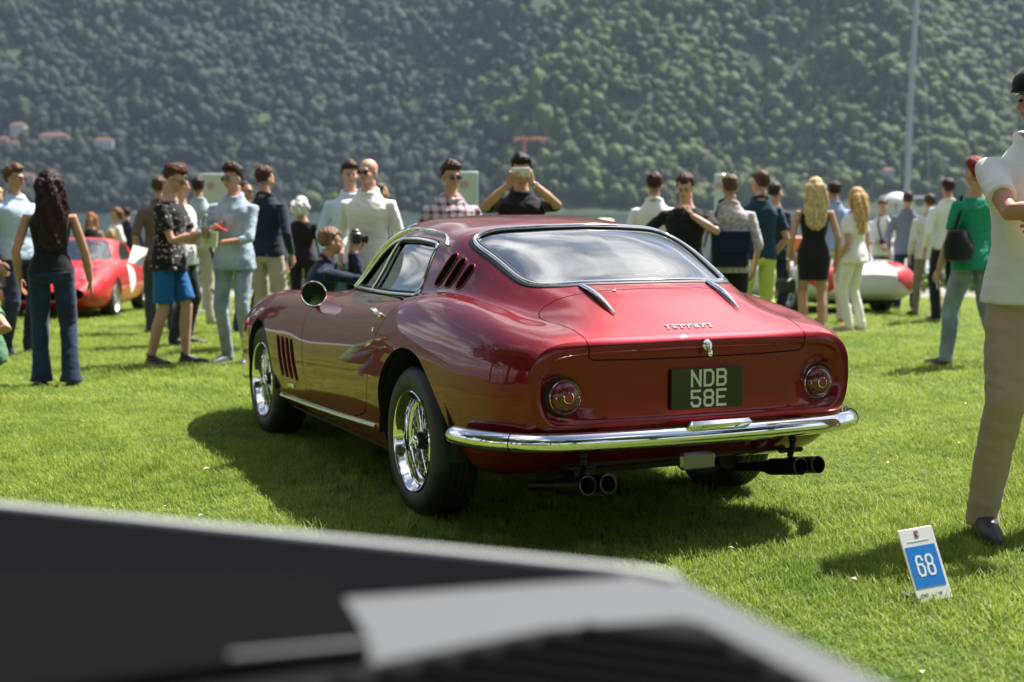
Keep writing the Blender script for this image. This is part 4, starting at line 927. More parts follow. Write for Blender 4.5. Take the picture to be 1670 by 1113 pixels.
def rings(levels, n=28, e=2.5):
    """closed skin through super-elliptic rings (x, y, z, half width, half depth)"""
    V = []; F = []; m = len(levels)
    for cx, cy, cz, a, b in levels:
        for j in range(n):
            t = 2 * math.pi * j / n; c, s = math.cos(t), math.sin(t); V.append((cx + a * abs(c) ** (2 / e) * (1 if c >= 0 else -1), cy + b * abs(s) ** (2 / e) * (1 if s >= 0 else -1), cz))
    for k in range(m - 1):
        for j in range(n): F.append((k * n + j, k * n + (j + 1) % n, (k + 1) * n + (j + 1) % n, (k + 1) * n + j))
    F.append(tuple(range(n - 1, -1, -1))); F.append(tuple((m - 1) * n + j for j in range(n)))
    return np.array(V), F
def ik(a, b, l1, l2, hint):
    a, b, hint = map(np.array, (a, b, hint)); d = b - a; L = np.linalg.norm(d); mx = (l1 + l2) * .995
    if L > mx: b = a + d / L * mx; d = b - a; L = mx
    u = d / L; x = (l1 * l1 - l2 * l2 + L * L) / (2 * L); h = math.sqrt(max(0, l1 * l1 - x * x)); w = hint - u * (hint @ u); w = w / (np.linalg.norm(w) + 1e-9)
    return a + u * x + w * h, b
_hands = {}
def hand_geo(curl, thumb=.5):
    """hand hanging down -z from the wrist at the origin, palm towards +x, thumb forward (-y); metres"""
    k = (round(curl, 2), thumb)
    if k in _hands: return _hands[k]
    b = MB(); V, F = rings([(0, 0, .012, .018, .027), (0, 0, -.012, .016, .028), (.001, 0, -.05, .0145, .039), (.002, .001, -.085, .013, .041), (.003, .001, -.098, .010, .037)], 16); b.add(V, F)
    for i, (y, L, r) in enumerate(((-.030, .070, .0088), (-.010, .079, .0090), (.010, .074, .0088), (.029, .058, .0078))):
        p = np.array((.002, y, -.085)); P = [p]; a = .1 + curl * .35
        for sgm in (.42, .32, .26): a += curl * .55; p = p + L * sgm * np.array((math.sin(a), (y * .6), -math.cos(a))); P.append(p)
        b.tube([P[0] + (0, 0, .02)] + P, [r, r, r * .97, r * .9, r * .78], 9)
    t0 = np.array((.004, -.024, -.022)); t1 = t0 + (.012 + .01 * thumb, -.026, -.026); t2 = t1 + (.012 * thumb + .004, -.008, -.030); t3 = t2 + (.010 * thumb, .002, -.022); b.tube([t0, t1, t2, t3], [.013, .0115, .0098, .0085], 9)
    _hands[k] = remesh(b, .0042, 1); return _hands[k]
_mc = {}
def fabric(c, rough=.85, pattern=None, fold=.3):
    key = (tuple(c), pattern)
    if key in _mc: return _mc[key]
    m, nt, b = newmat('cloth_%s' % (pattern or 'plain')); b.inputs['Roughness'].default_value = rough; b.inputs['Specular IOR Level'].default_value = .2; b.inputs['Sheen Weight'].default_value = .15
    b.inputs['Base Color'].default_value = (*c, 1)
    if pattern == 'floral':
        t = nt.nodes.new('ShaderNodeTexCoord'); v = nt.nodes.new('ShaderNodeTexVoronoi'); v.inputs['Scale'].default_value = 26; nt.links.new(t.outputs['Object'], v.inputs['Vector']); cc = ramp(nt, v.outputs['Distance'], [(.16, (.55, .45, .45)), (.30, c)]); nt.links.new(cc, b.inputs['Base Color'])
    elif pattern == 'print':
        f = texnoise(nt, 45, 3, .7); nt.links.new(ramp(nt, f, [(.42, (.34, .28, .27)), (.56, c)]), b.inputs['Base Color'])
    elif pattern == 'denim':
        f = texnoise(nt, 5, 4, .6); nt.links.new(ramp(nt, f, [(.35, tuple(x * .7 for x in c)), (.68, tuple(min(1, x * 1.45) for x in c))]), b.inputs['Base Color'])
    elif pattern == 'plaid':
        t = nt.nodes.new('ShaderNodeTexCoord'); s = nt.nodes.new('ShaderNodeSeparateXYZ'); nt.links.new(t.outputs['Object'], s.inputs[0])
        def stripes(out, sc, ph, lo):
            a = nt.nodes.new('ShaderNodeMath'); a.operation = 'MULTIPLY_ADD'; a.inputs[1].default_value = sc; a.inputs[2].default_value = ph; nt.links.new(out, a.inputs[0]); f = nt.nodes.new('ShaderNodeMath'); f.operation = 'SINE'; nt.links.new(a.outputs[0], f.inputs[0])
            g = nt.nodes.new('ShaderNodeMath'); g.operation = 'GREATER_THAN'; g.inputs[1].default_value = lo; nt.links.new(f.outputs[0], g.inputs[0]); return g.outputs[0]
        def mix(fac, a, bcol):
            x = nt.nodes.new('ShaderNodeMixRGB'); nt.links.new(fac, x.inputs[0]); nt.links.new(a, x.inputs[1]) if not isinstance(a, tuple) else setattr(x.inputs[1], 'default_value', (*a, 1)); x.inputs[2].default_value = (*bcol, 1); return x.outputs[0]
        c1 = mix(stripes(s.outputs['X'], 95, 0, .25), (.62, .56, .60), (.30, .03, .09)); x = nt.nodes.new('ShaderNodeMixRGB'); x.inputs[0].default_value = .5; nt.links.new(c1, x.inputs[1])
        c2 = mix(stripes(s.outputs['Z'], 95, 1, .25), (.62, .56, .60), (.05, .035, .09)); nt.links.new(c2, x.inputs[2]); nt.links.new(x.outputs[0], b.inputs['Base Color'])
    bump(nt, b, texnoise(nt, 14, 3, .55, dist=.6), fold, .012); _mc[key] = m; return m
def skin(c=(.52, .29, .20)):
    key = ('skin', c)
    if key not in _mc: _mc[key] = simple('skin', c, .5, var=.08, scale=14, sss=.0, spec=.35)
    return _mc[key]
def hairmat(c):
    key = ('hair', c)
    if key in _mc: return _mc[key]
    m, nt, b = newmat('hair'); b.inputs['Roughness'].default_value = .6; b.inputs['Specular IOR Level'].default_value = .25
    t = nt.nodes.new('ShaderNodeTexCoord'); mp = nt.nodes.new('ShaderNodeMapping'); mp.inputs['Scale'].default_value = (1, 1, .18); nt.links.new(t.outputs['Object'], mp.inputs[0]); n = nt.nodes.new('ShaderNodeTexNoise'); n.inputs['Scale'].default_value = 70; n.inputs['Detail'].default_value = 4; nt.links.new(mp.outputs[0], n.inputs['Vector'])
    nt.links.new(ramp(nt, n.outputs['Fac'], [(.35, tuple(x * .55 for x in c)), (.65, tuple(min(1, x * 1.5) for x in c))]), b.inputs['Base Color']); bump(nt, b, n.outputs['Fac'], .9, .006); _mc[key] = m; return m
M_lens = simple('dark_lens', (.01, .01, .012), .06, coat=1); M_eye = simple('eye', (.03, .02, .02), .2); M_lip = simple('lips', (.38, .13, .11), .5); M_shoe = simple('dark_shoe', (.018, .016, .018), .5, var=.3); M_sole = simple('white_sole', (.7, .7, .68), .6)
SH, EL = .107, .165
def person(label, X, D, H=1.78, yaw=0, group=None, top=((.8, .8, .8), 'shirt', None), legs=((.05, .06, .1), 'trousers', None), shoes=(.02, .02, .02), hair=((.05, .03, .02), 'short'), glasses=None,
           head=(0, 0), wl=(.140, -.03, .49), wr=(-.140, -.03, .49), el=(.5, 1, -.2), er=(-.5, 1, -.2), lean=0, curl=(.35, .35), hdir=(None, None), feet=((.065, 0.0), (-.065, .02)), foot_up=(0, 0), pelvis=None, build=1.0, woman=False, sk=(.52, .29, .20), sleeve=.5, vox=None, zoff=0, knee=None, palm=(None, None), detail=True, flare=0):
    z0 = gz(D) + zoff; root = empty('person', (X, D, z0), R(yaw)); tag(root, label, 'person', group)
    vox = vox or max(.0085, min(.020, .00085 * D)); S = skin(sk); bw = build
    dzp = 0 if pelvis is None else pelvis - .53
    def W(p):                                      # fold the upper body forward about the pelvis
        x, y, z = p[0] * H, p[1] * H, p[2] * H; t = min(1, max(0, (p[2] - .53) / .22)); a = R(lean) * (t * t * (3 - 2 * t)); zr, yr = z - .53 * H, y
        return np.array((x, yr * math.cos(a) - zr * math.sin(a) * (1 if lean else 0), .53 * H + zr * math.cos(a) + yr * math.sin(a) + dzp * H))
    fem = 1.0 if woman else 0.0
    TL = [(.475, .050, .052, .004), (.50, .088 + .004 * fem, .064, .006), (.53, .094 + .005 * fem, .066, .006), (.57, .088 - .002 * fem, .060, .002), (.615, .080 - .012 * fem, .053 - .004 * fem, 0), (.67, .084 - .008 * fem, .056, -.002), (.72, .093 - .008 * fem, .062 + .004 * fem, -.003), (.755, .097 - .009 * fem, .061, 0), (.775, .086 - .007 * fem, .056, .002), (.793, .071 - .005 * fem, .048, .005), (.810, .055, .041, .007), (.826, .044, .036, .008), (.848, .036, .033, .009)]
    shw = SH * (1 - .07 * fem) * (.5 + .5 * bw)
    hipj = [W((s * .050, .004, .515)) for s in (1, -1)]; shj = [W((s * shw, .006, .772)) for s in (1, -1)]
    ank = []; kn = []
    for i, s in enumerate((1, -1)):
        fx, fy = feet[i]; a = np.array((fx, fy + .012, .048 + foot_up[i])) * H; k, a = ik(hipj[i], a, .235 * H, .243 * H, (s * .12 if knee is None else knee[i][0], -1 if knee is None else knee[i][1], .0)); kn.append(k); ank.append(a)
    elb = []; wri = []
    for i, (w, e) in enumerate(((wl, el), (wr, er))):
        k, q = ik(shj[i], np.array(w) * H, EL * H, .150 * H, e); elb.append(k); wri.append(q)
    def torso(b, lo, hi, gx, gy, n=28):
        lv = []
        for z, a, d, yo in TL:
            if lo - .001 <= z <= hi + .001: lv.append((z, a * bw + gx, d * bw + gy, yo))
        V, F = rings([(0, yo * H, z * H, a * H, d * H) for z, a, d, yo in lv], n); V = np.array([W(v / H) for v in V]); b.add(V, F)
    # ---- body: one continuous skin
    b = MB(); torso(b, .47, .85, -.004, -.004)
    for i, s in enumerate((1, -1)):
        b.tube([hipj[i], hipj[i] * .55 + kn[i] * .45, kn[i], kn[i] * .62 + ank[i] * .38 + (0, .006 * H, 0), ank[i]], [a_ * H for a_ in ((.048 * bw, .042 * bw, .030, .031, .020) if legs[1] == 'none' else (.042, .034, .029, .030, .020) if legs[1] == 'shorts' else (.040, .030, .022, .020, .017))], 12)
        b.tube([W((s * .05, .01, .765)), shj[i], shj[i] * .5 + elb[i] * .5, elb[i], elb[i] * .6 + wri[i] * .4, wri[i]], [.018 * H, .0245 * H, (.0225 if sleeve < .5 or top[1] in ('tank', 'strapdress') else .019) * H * bw, (.020 if sleeve < .6 or top[1] in ('tank', 'strapdress') else .016) * H, (.0212 if sleeve < .6 or top[1] in ('tank', 'strapdress') else .016) * H, .0135 * H], 12)
    nk = W((0, .012, .828)); hd, hp = head; Rh = Matrix.Rotation(R(hd), 4, 'Z') @ Matrix.Rotation(R(hp), 4, 'X'); hc = W((0, .004, .877))
    MH = Matrix.Translation(hc) @ Rh @ Matrix.Scale(H * .94, 4); hz = .055     # head frame: origin at the top of the neck
    def hb(c, r, n=16): b.ball(c, r, n, MH)
    b.tube([nk - (0, 0, .02 * H), nk, np.array(MH @ Vector((0, .012, .010)))], [.040 * H, .034 * H, .0315 * H], 14)
    hb((0, .012, .068), (.0425, .053, .047), 20); hb((0, -.012, .036), (.034, .040, .045)); hb((0, -.034, .006), (.017, .015, .013)); hb((0, -.030, .022), (.026, .020, .022)); hb((0, -.049, .040), (.0065, .012, .014), 8); hb((0, -.056, .032), (.008, .008, .006), 8); hb((0, -.040, .062), (.026, .010, .008), 10); hb((0, -.045, .018), (.013, .007, .007), 8)
    for s in (1, -1): hb((s * .0425, .006, .040), (.0055, .011, .017), 8); hb((s * .022, -.034, .034), (.013, .012, .012), 8)
    V, F = remesh(b, vox * .78, 2); Vs = [V]; Fs = list(F); n = len(V)
    for i, s in enumerate((1, -1)):
        d = Vector(wri[i] - elb[i]).normalized(); 
        if hdir[i] is not None: d = Vector(hdir[i]).normalized()
        pn = Vector(palm[i]) if palm[i] is not None else Vector((-s, 0, 0)); pn = (pn - d * pn.dot(d)).normalized(); z = -d; x = pn; y = z.cross(x)
        if s == 1: pass
        M = np.array([[x.x, y.x, z.x], [x.y, y.y, z.y], [x.z, y.z, z.z]]); HV, HF = hand_geo(curl[i]); HV = HV.copy()
        fw = Vector((0, -1, 0)) if abs(d.y) < .8 else Vector((0, 0, 1))
        if (y * -1).dot(fw) < 0: HV[:, 1] *= -1; HF = [f[::-1] for f in HF]
        hv = (HV * (H / 1.80)) @ M.T + wri[i]; Vs.append(hv); Fs += [tuple(j + n for j in f) for f in HF]; n += len(hv)
    mesh_obj('body', np.concatenate(Vs), Fs, S, root)
    # ---- face details
    if detail and hair[1] != 'hidden':
        for s in (1, -1):
            e = MB(); e.ball((s * .0165, -.0475, .048), (.0062, .005, .0042), 8, MH); e.build('eye', M_eye, root)
        e = MB(); e.ball((0, -.0535, .0165), (.0125, .004, .0030), 8, MH); e.build('lips', M_lip, root)
        e = MB()
        for s in (1, -1): e.tube([MH @ Vector((s * x, y, z)) for x, y, z in ((.007, -.052, .0585), (.017, -.0505, .0615), (.026, -.044, .0585))], .0022 * H, 5)
        tag(e.build('eyebrow', hairmat(hair[0]), root), kind='stuff')
    if glasses:
        g = MB()
        for s in (1, -1): g.ball((s * .0175, -.0560, .047), (.0155, .0035, .0115), 12, MH); g.tube([MH @ Vector(p) for p in ((s * .030, -.053, .051), (s * .042, -.038, .050), (s * .0445, .004, .046))], .0018 * H, 5)
        g.tube([MH @ Vector(p) for p in ((-.006, -.060, .050), (.006, -.060, .050))], .002 * H, 5); g.build('sunglasses', simple('green_lens', (.02, .16, .12), .05, coat=1) if glasses == 'green' else M_lens, root)
    # ---- hair
    hcx, style = hair[0], hair[1]
    if style not in ('bald', 'hidden'):
        HM = hairmat(hcx); q = MB(); q.ball((0, 0, 0), 1, 26); V = np.array(q.V[0]); out = []; long_ = style in ('long', 'wavy', 'bob', 'pony')
        th = .0025 if style == 'crop' else (.008 if long_ else .0055)
        for v in V:
            k = 1 + .06 * noise.noise(Vector(v) * 4 + Vector((H * 9, D, 0))) + .025 * noise.noise(Vector(v) * 11); p = np.array((v[0] * (.0425 + th) * k, .012 + v[1] * (.053 + th) * k, .070 + v[2] * (.047 + th) * k))
            if v[2] > .2 and v[1] < .3 and style == 'quiff': p[2] += .018 * max(0, -v[1] + .4) * v[2]; p[1] -= .006
            fr = -(p[1] - .012) / .053; t_ = min(1, max(0, (fr + .25) / .95)); t_ = t_ * t_ * (3 - 2 * t_); line = (.012 if long_ else .026) * (1 - t_) + .094 * t_ + .006 * noise.noise(Vector(p) * 60)
            if style in ('quiff', 'short') and p[2] > .09: p += (np.array(p) - (0, .012, .07)) * (.05 + (.22 if style == 'quiff' else .12) * abs(noise.noise(Vector((p[0] * 38 + D, p[1] * 38, p[2] * 30 + H)))))
            if p[2] < line: p = p * .74 + np.array((0, .012, .055)) * .26
            elif style in ('short', 'quiff', 'crop') and p[2] < .075: p[0] *= .955
            out.append(p)
        q2 = MB(); q2.add(np.array(out), q.F, MH)
        if style in ('long', 'wavy', 'bob', 'pony'):
            L = {'long': .27, 'wavy': .22, 'bob': .03, 'pony': .14}[style]; base = np.array(MH @ Vector((0, .030, .07))); back = np.array(Matrix.Rotation(R(hd), 3, 'Z') @ Vector((0, 1, 0)))
            if style == 'pony': q2.tube([np.array(MH @ Vector(p)) for p in ((0, .060, .075), (0, .085, .055), (0, .090, .0), (0, .080, -.06))], [.018 * H, .022 * H, .017 * H, .006 * H], 10)
            else:
                side = np.cross(back, (0, 0, 1)); N_ = 9
                for j in range(N_):
                    u = (j - (N_ - 1) / 2) / ((N_ - 1) / 2); P = []; rr_ = []
                    for t in np.linspace(0, 1, 10):
                        wv = .006 * math.sin(t * 11 + j * 1.7) + .004 * math.sin(t * 23 + j * 3.1); o = base + side * u * H * (.040 + .016 * math.sin(min(1, t * 1.6) * 2.2)) + back * H * (.010 + .014 * math.cos(u * 1.5) + .020 * math.sin(min(1, t * 2) * 1.57) * (1 - .35 * t) + wv) - np.array((0, 0, 1)) * H * t * (L + .06) * (1 - .10 * u * u) + side * wv * H
                        P.append(o); rr_.append(H * (.018 * (1 - t) ** .35 + .0045))
                    q2.tube(P, rr_, 8)
                if woman and style != 'bob':
                    for s in (1, -1): q2.tube([np.array(MH @ Vector(p)) for p in ((s * .030, -.020, .085), (s * .045, -.014, .05), (s * .050, -.002, .0), (s * .052, .012, -.045))], [.010 * H, .013 * H, .013 * H, .006 * H], 8)
        V, F = remesh(q2, vox * .75, 1); V = wrinkle(V, F, .006 if style != 'crop' else .002, (34, 34, 14), D, .8); mesh_obj('hair', V, F, HM, root)
    # ---- clothes
    def arm(b, i, frac, r0, r1):
        P = [shj[i] - (shj[i] - W((0, 0, .772))) * .42, shj[i] + (0, 0, -.002)]; Rr = [.028 * H, .0315 * H * bw]
        if frac <= .5: e = shj[i] + (elb[i] - shj[i]) * frac * 2; P += [shj[i] * .5 + e * .5, e]; Rr += [r0 * H, r1 * H]
        else:
            P += [shj[i] * .5 + elb[i] * .5, elb[i]]; Rr += [r0 * H, r0 * H * .93]; e = elb[i] + (wri[i] - elb[i]) * (frac - .5) * 2; P += [elb[i] * .5 + e * .5, e]; Rr += [r0 * H * .88, r1 * H * .8]
        b.tube(P, Rr, 14)
    tcol, tk, tp = top; b = MB(); gx = .010; lo = .50
    if tk in ('tank', 'dress', 'strapdress'):
        torso(b, .50, .80 if tk == 'strapdress' else .815, .004, .004)
        if tk == 'strapdress':
            for s in (1, -1): b.tube([W((s * .065, .050, .77)), W((s * .070, .028, .822)), W((s * .06, -.045, .78))], .012 * H, 8, flat=.5)
    else:
        torso(b, lo, .828 if tk in ('shirt', 'polo', 'tucked', 'blazer') else .815, gx * .9, gx * .7)
        for i in (0, 1): arm(b, i, sleeve, .0305 if sleeve <= .5 else .0275, .031 if sleeve <= .5 else .022)
        if tk in ('shirt', 'polo', 'blazer', 'tucked'):
            b.tube([W((.044 * math.cos(t), .006 + .042 * math.sin(t), .836 + .014 * math.sin(t))) for t in np.linspace(0, 2 * math.pi, 16)[:-1]], .0105 * H, 8, closed=True)
        if tk in ('shirt', 'tee', 'polo', 'blazer') and pelvis is None:                  # untucked hem
            V, F = rings([(0, .004 * H, z * H, a * H * bw, d * H * bw) for z, a, d in ((.494 if tk == 'polo' else .470 if tk != 'tucked' else .50, .107, .082), (.505, .105, .079), (.53, .103, .076), (.56, .097, .070))], 28); b.add(V, F)
    if tk in ('dress', 'strapdress'):
        V, F = rings([(0, .004 * H, z * H, a * H, d * H) for z, a, d in ((.355, .088, .066), (.42, .098, .072), (.49, .104, .078), (.54, .096, .068), (.58, .080, .058))], 28); b.add(V, F)
    V, F = remesh(b, vox, 5); V = wrinkle(V, F, (.0065 if D > 7 else .004) if tk not in ('tank', 'dress', 'strapdress') else .003, seed=D * 3.3); mesh_obj('dress' if 'dress' in tk else {'shirt': 'shirt', 'tucked': 'shirt', 'tee': 't_shirt', 'polo': 'polo_shirt', 'tank': 'top', 'blazer': 'jacket'}[tk], V, F, fabric(tcol, pattern=tp), root)
    lcol, lk, lp = legs
    if lk != 'none':
        b = MB(); torso(b, .47, .545, .005, .005)
        for i, s in enumerate((1, -1)):
            h, k, a = hipj[i], kn[i], ank[i]; h2 = h + np.array((s * .002, .003, .01)) * H
            if lk == 'shorts': b.tube([h2, h * .5 + k * .5, h * .12 + k * .88], [.049 * H, .050 * H, .050 * H], 14)
            else:
                w = {'trousers': 1.0, 'slim': .88, 'wide': 1.14}[lk]; b.tube([h2, h * .5 + k * .5, k + (0, -.002, 0), k * .5 + a * .5 + (0, .006 * H, 0), a + (0, .003 * H, .012 * H), a + (0, .004 * H, -.024 * H)], [.0485 * H * bw, .048 * H * w * bw, .040 * H * w, .037 * H * w, (.033 * w + flare * .5) * H, (.034 * w + flare) * H], 14)
        V, F = remesh(b, vox, 2); V = wrinkle(V, F, .007 if lk != 'slim' else .004, (8, 8, 13), D * 1.7); mesh_obj({'shorts': 'shorts'}.get(lk, 'trousers'), V, F, fabric(lcol, pattern=lp), root)
    for i, s in enumerate((1, -1)):                                        # shoes
        a = ank[i]; d = np.array(a - kn[i]); tilt = 0
        yw = s * .22; M = Matrix.Translation(Vector((a[0], a[1], a[2] - .046 * H))) @ Matrix.Rotation(yw, 4, 'Z') @ Matrix.Rotation(foot_up[i] * 4, 4, 'X') @ Matrix.Scale(H, 4)
        q = MB(); V, F = rings([(0, -.040, .0, .026, .078), (0, -.040, .010, .0275, .080), (0, -.038, .022, .025, .074), (0, -.018, .034, .021, .046), (0, .002, .046, .019, .024), (0, .004, .062, .018, .020)], 22, 2.3)
        V[:, 0] *= 1 - .20 * np.clip(-(V[:, 1] + .02) / .1, 0, 1) ** 2; q.add(V, F, M); o = q.build('shoe', simple('shoe_leather', shoes, .5, var=.2) if shoes != (.02, .02, .02) else M_shoe, root, ang=60)
        if shoes[0] < .1 and D < 13.5: q = MB(); V, F = rings([(0, -.040, -.002, .0275, .081), (0, -.040, .009, .0285, .082)], 22, 2.3); V[:, 0] *= 1 - .20 * np.clip(-(V[:, 1] + .02) / .1, 0, 1) ** 2; q.add(V, F, M); q.build('sole', M_sole if legs[1] in ('shorts', 'slim') else M_shoe, o)
    return dict(root=root, MH=MH, wri=wri, elb=elb, H=H, yaw=yaw, sh=shj)
def world(p, v):
    """a point in the person's own frame (metres) to the world"""
    a = R(p['yaw']); x, y, z = v; l = p['root'].location; return Vector((l.x + x * math.cos(a) - y * math.sin(a), l.y + x * math.sin(a) + y * math.cos(a), l.z + z))
def held(name, mb, mat, label, cat, p, at, rz=0, rx=0, ry=0):
    """a thing of its own placed at a point in a person's frame"""
    o = mb.build(name, mat); o.location = world(p, at); o.rotation_euler = (R(rx), R(ry), R(p['yaw'] + rz)); tag(o, label, cat); return o
def px(x, D): return (x - 835.0) / 2319.0 * D
BL = (.012, .012, .013)
crowd = {}
def P_(key, label, x, D, **k): crowd[key] = person(label, px(x, D), D, **k)
# ---- right foreground
P_('polo', 'man with folded arms in white polo shirt and black cap at the right edge', 1689, 5.55, H=1.84, yaw=8, top=((.80, .80, .79), 'polo', None), legs=((.42, .32, .22), 'trousers', None), shoes=(.035, .035, .04), hair=((.45, .45, .45), 'crop'), head=(-62, 6),
   wl=(-.015, -.140, .672), wr=(.015, -.158, .700), el=(.084, -.053, -.046), er=(-.084, -.053, -.046), hdir=((-1, .1, -.1), (1, .25, .15)), palm=((0, 1, 0), (0, 1, 0)), curl=(.3, .5), feet=((.085, .02), (-.110, -.03)), sleeve=.33, build=1.04, vox=.0075, sk=(.50, .24, .16))
# ---- left side
P_('blue_shirt', 'man in pale blue shirt and sunglasses standing behind the long-haired woman at the left edge', 30, 13.4, H=1.79, yaw=55, top=((.50, .60, .78), 'tucked', None), legs=((.025, .035, .07), 'trousers', 'denim'), hair=((.10, .05, .03), 'quiff'), glasses=1, sleeve=.85, head=(18, 0))
P_('long_hair', 'woman with very long dark hair, black sleeveless top and flared jeans, seen from behind', 84, 10.8, H=1.66, yaw=196, woman=True, top=(BL, 'tank', None), legs=((.020, .032, .070), 'trousers', 'denim'), flare=.020, hair=((.022, .009, .008), 'long'), wr=(-.175, -.07, .45), er=(-1, .8, 0), head=(12, 0), sk=(.50, .25, .16), feet=((.055, -.02), (-.075, .04)))
P_('green_crouch', 'man in green t-shirt crouching with a camera, cut off by the left edge', -38, 9.5, H=1.76, yaw=-10, top=((.10, .24, .13), 'tee', None), legs=((.03, .04, .08), 'trousers', 'denim'), shoes=(.16, .06, .025), hair=((.05, .03, .02), 'short'), pelvis=.19, lean=33, wl=(.085, -.225, .275), wr=(-.010, -.235, .27), el=(1, -.1, -.15), er=(-1, -.1, -.2), feet=((.10, -.12), (-.10, .04)), hdir=((-1, -.3, .1), (.6, -.8, .1)), curl=(.7, .7), sleeve=.30, head=(10, -8))
P_('shorts', 'young man in black floral t-shirt and bright blue shorts looking at his phone', 276, 12.4, H=1.77, yaw=78, top=((.016, .014, .016), 'tee', 'floral'), legs=((.012, .13, .36), 'shorts', None), hair=((.09, .035, .02), 'quiff'), glasses=1, head=(6, 24), wl=(.05, -.215, .665), wr=(-.055, -.205, .655), el=(.4, .6, -1), er=(-.4, .6, -1), curl=(.7, .6), hdir=((-.2, -1, .25), (.2, -1, .2)), palm=((0, 0, 1), (0, 0, 1)), sleeve=.34, lean=4, sk=(.56, .32, .23), feet=((.045, -.07), (-.045, .07)))
P_('white_tee', 'man in white t-shirt mostly hidden behind the man in blue shorts', 299, 14.3, H=1.74, yaw=80, top=((.78, .78, .76), 'tee', None), legs=((.03, .03, .04), 'trousers', None), hair=((.07, .035, .02), 'short'), wl=(.06, -.16, .62), wr=(-.05, -.17, .60), curl=(.6, .6))
P_('brown_hair', 'brown-haired man whose head shows just behind the man in the floral t-shirt', 262, 15.8, H=1.76, yaw=200, top=((.16, .10, .08), 'shirt', None), legs=((.05, .05, .06), 'trousers', None), hair=((.09, .04, .025), 'short'))
P_('grey_back', 'man in pale grey-blue shirt and beige trousers seen from behind, by the left white board', 326, 17.2, H=1.80, yaw=190, top=((.42, .50, .56), 'tucked', None), legs=((.52, .46, .36), 'trousers', None), hair=((.025, .018, .015), 'short'), sleeve=.7, feet=((.06, -.06), (-.07, .08)), wl=(.1, -.10, .58), wr=(-.14, -.02, .50))
P_('denim', 'young man in light denim shirt and pale jeans holding a note pad and a bottle', 382, 12.5, H=1.77, yaw=-18, top=((.40, .49, .60), 'shirt', 'denim'), legs=((.30, .36, .44), 'slim', 'denim'), shoes=(.09, .09, .11), hair=((.035, .02, .015), 'quiff'), glasses='green', wl=(-.005, -.150, .605), wr=(-.045, -.175, .640), el=(1, .3, -.7), er=(-1, .3, -.7), curl=(.5, .8), hdir=((-.9, -.4, .1), (.25, -1, .25)), palm=((0, 0, 1), (.6, 0, 1)), sleeve=.66, head=(-14, 6), sk=(.55, .30, .21))
P_('dark_glasses', 'man with cropped dark hair and sunglasses glimpsed between the denim shirt and the navy jacket', 404, 16, H=1.72, yaw=60, top=((.05, .05, .06), 'tee', None), hair=((.03, .02, .015), 'crop'), glasses=1)
P_('navy_jacket', 'tall man in dark navy jacket and beige chinos with his back turned', 436, 13.9, H=1.80, yaw=158, top=((.014, .022, .042), 'tucked', None), legs=((.46, .40, .32), 'trousers', None), hair=((.06, .022, .014), 'short'), sleeve=.95, head=(-24, 4), wl=(.10, -.06, .53), wr=(-.145, -.02, .51))
P_('grey_woman', 'white-haired woman in black jacket seen from behind', 494, 16.4, H=1.55, yaw=172, woman=True, top=((.016, .012, .016), 'tee', None), legs=((.02, .02, .03), 'trousers', None), hair=((.70, .68, .62), 'bob'), sleeve=.9)
P_('navy_crouch', 'grey-brown haired man in navy jacket crouching to photograph beside the coupe', 500, 11.7, H=1.78, yaw=108, top=((.012, .020, .048), 'blazer', None), legs=((.02, .022, .03), 'trousers', None), hair=((.20, .12, .08), 'short'), pelvis=.235, lean=20, wl=(.03, -.22, .575), wr=(-.03, -.22, .570), el=(.5, .1, -1), er=(-.5, .1, -1), curl=(.8, .8), hdir=((-.2, -.4, 1), (.2, -.4, 1)), feet=((.10, -.10), (-.09, .08)), sleeve=.95, head=(4, 4))
P_('bald', 'bald man in loose white shirt and black trousers with black sunglasses', 601, 12.1, H=1.81, yaw=-14, top=((.80, .80, .78), 'shirt', None), legs=((.012, .012, .014), 'trousers', None), hair=((.3, .2, .15), 'bald'), glasses=1, wl=(.125, -.05, .50), wr=(-.125, -.04, .50), sleeve=.68, sk=(.60, .33, .25), head=(-10, 0))
P_('blue_behind', 'dark-haired young man in pale blue shirt just behind the bald man', 573, 13.6, H=1.83, yaw=14, top=((.55, .64, .78), 'shirt', None), legs=((.06, .12, .16), 'trousers', None), hair=((.05, .025, .02), 'quiff'), sleeve=.9, sk=(.58, .33, .25))
P_('red_ear', 'man with cropped brown hair behind the bald man, facing the lake', 624, 15.8, H=1.70, yaw=120, top=((.1, .1, .12), 'tee', None), hair=((.10, .05, .035), 'crop'))
P_('plaid', 'bearded young man in red and white plaid shirt with sunglasses', 737, 11.4, H=1.74, yaw=18, top=((.5, .2, .3), 'shirt', 'plaid'), legs=((.03, .03, .05), 'trousers', None), hair=((.06, .03, .02), 'quiff'), glasses=1, sleeve=.45, wl=(.14, -.10, .55), wr=(-.14, -.08, .53), head=(8, 0), sk=(.56, .31, .22))
P_('phone_man', 'man in black shirt holding a white phone up with both hands to take a picture', 850, 11.5, H=1.80, yaw=2, top=((.014, .012, .016), 'shirt', None), legs=((.03, .03, .04), 'trousers', None), hair=((.018, .012, .012), 'quiff'), glasses=1, wl=(.040, -.165, .868), wr=(-.060, -.175, .862), el=(1, -.2, -.8), er=(-1, -.2, -.8), curl=(.75, .75), hdir=((-.35, -.5, 1), (.3, -.5, 1)), palm=((-.8, 1, 0), (.8, 1, 0)), sleeve=.40, head=(-2, 6), sk=(.50, .28, .18))
P_('straw_hat', 'person crouching behind the coupe of whom only a straw hat shows', 988, 14.2, H=1.72, yaw=180, top=((.6, .6, .55), 'tee', None), legs=((.1, .1, .12), 'trousers', None), hair=((.1, .08, .06), 'short'), pelvis=.255, lean=10, feet=((.10, -.06), (-.1, -.02)), detail=False)
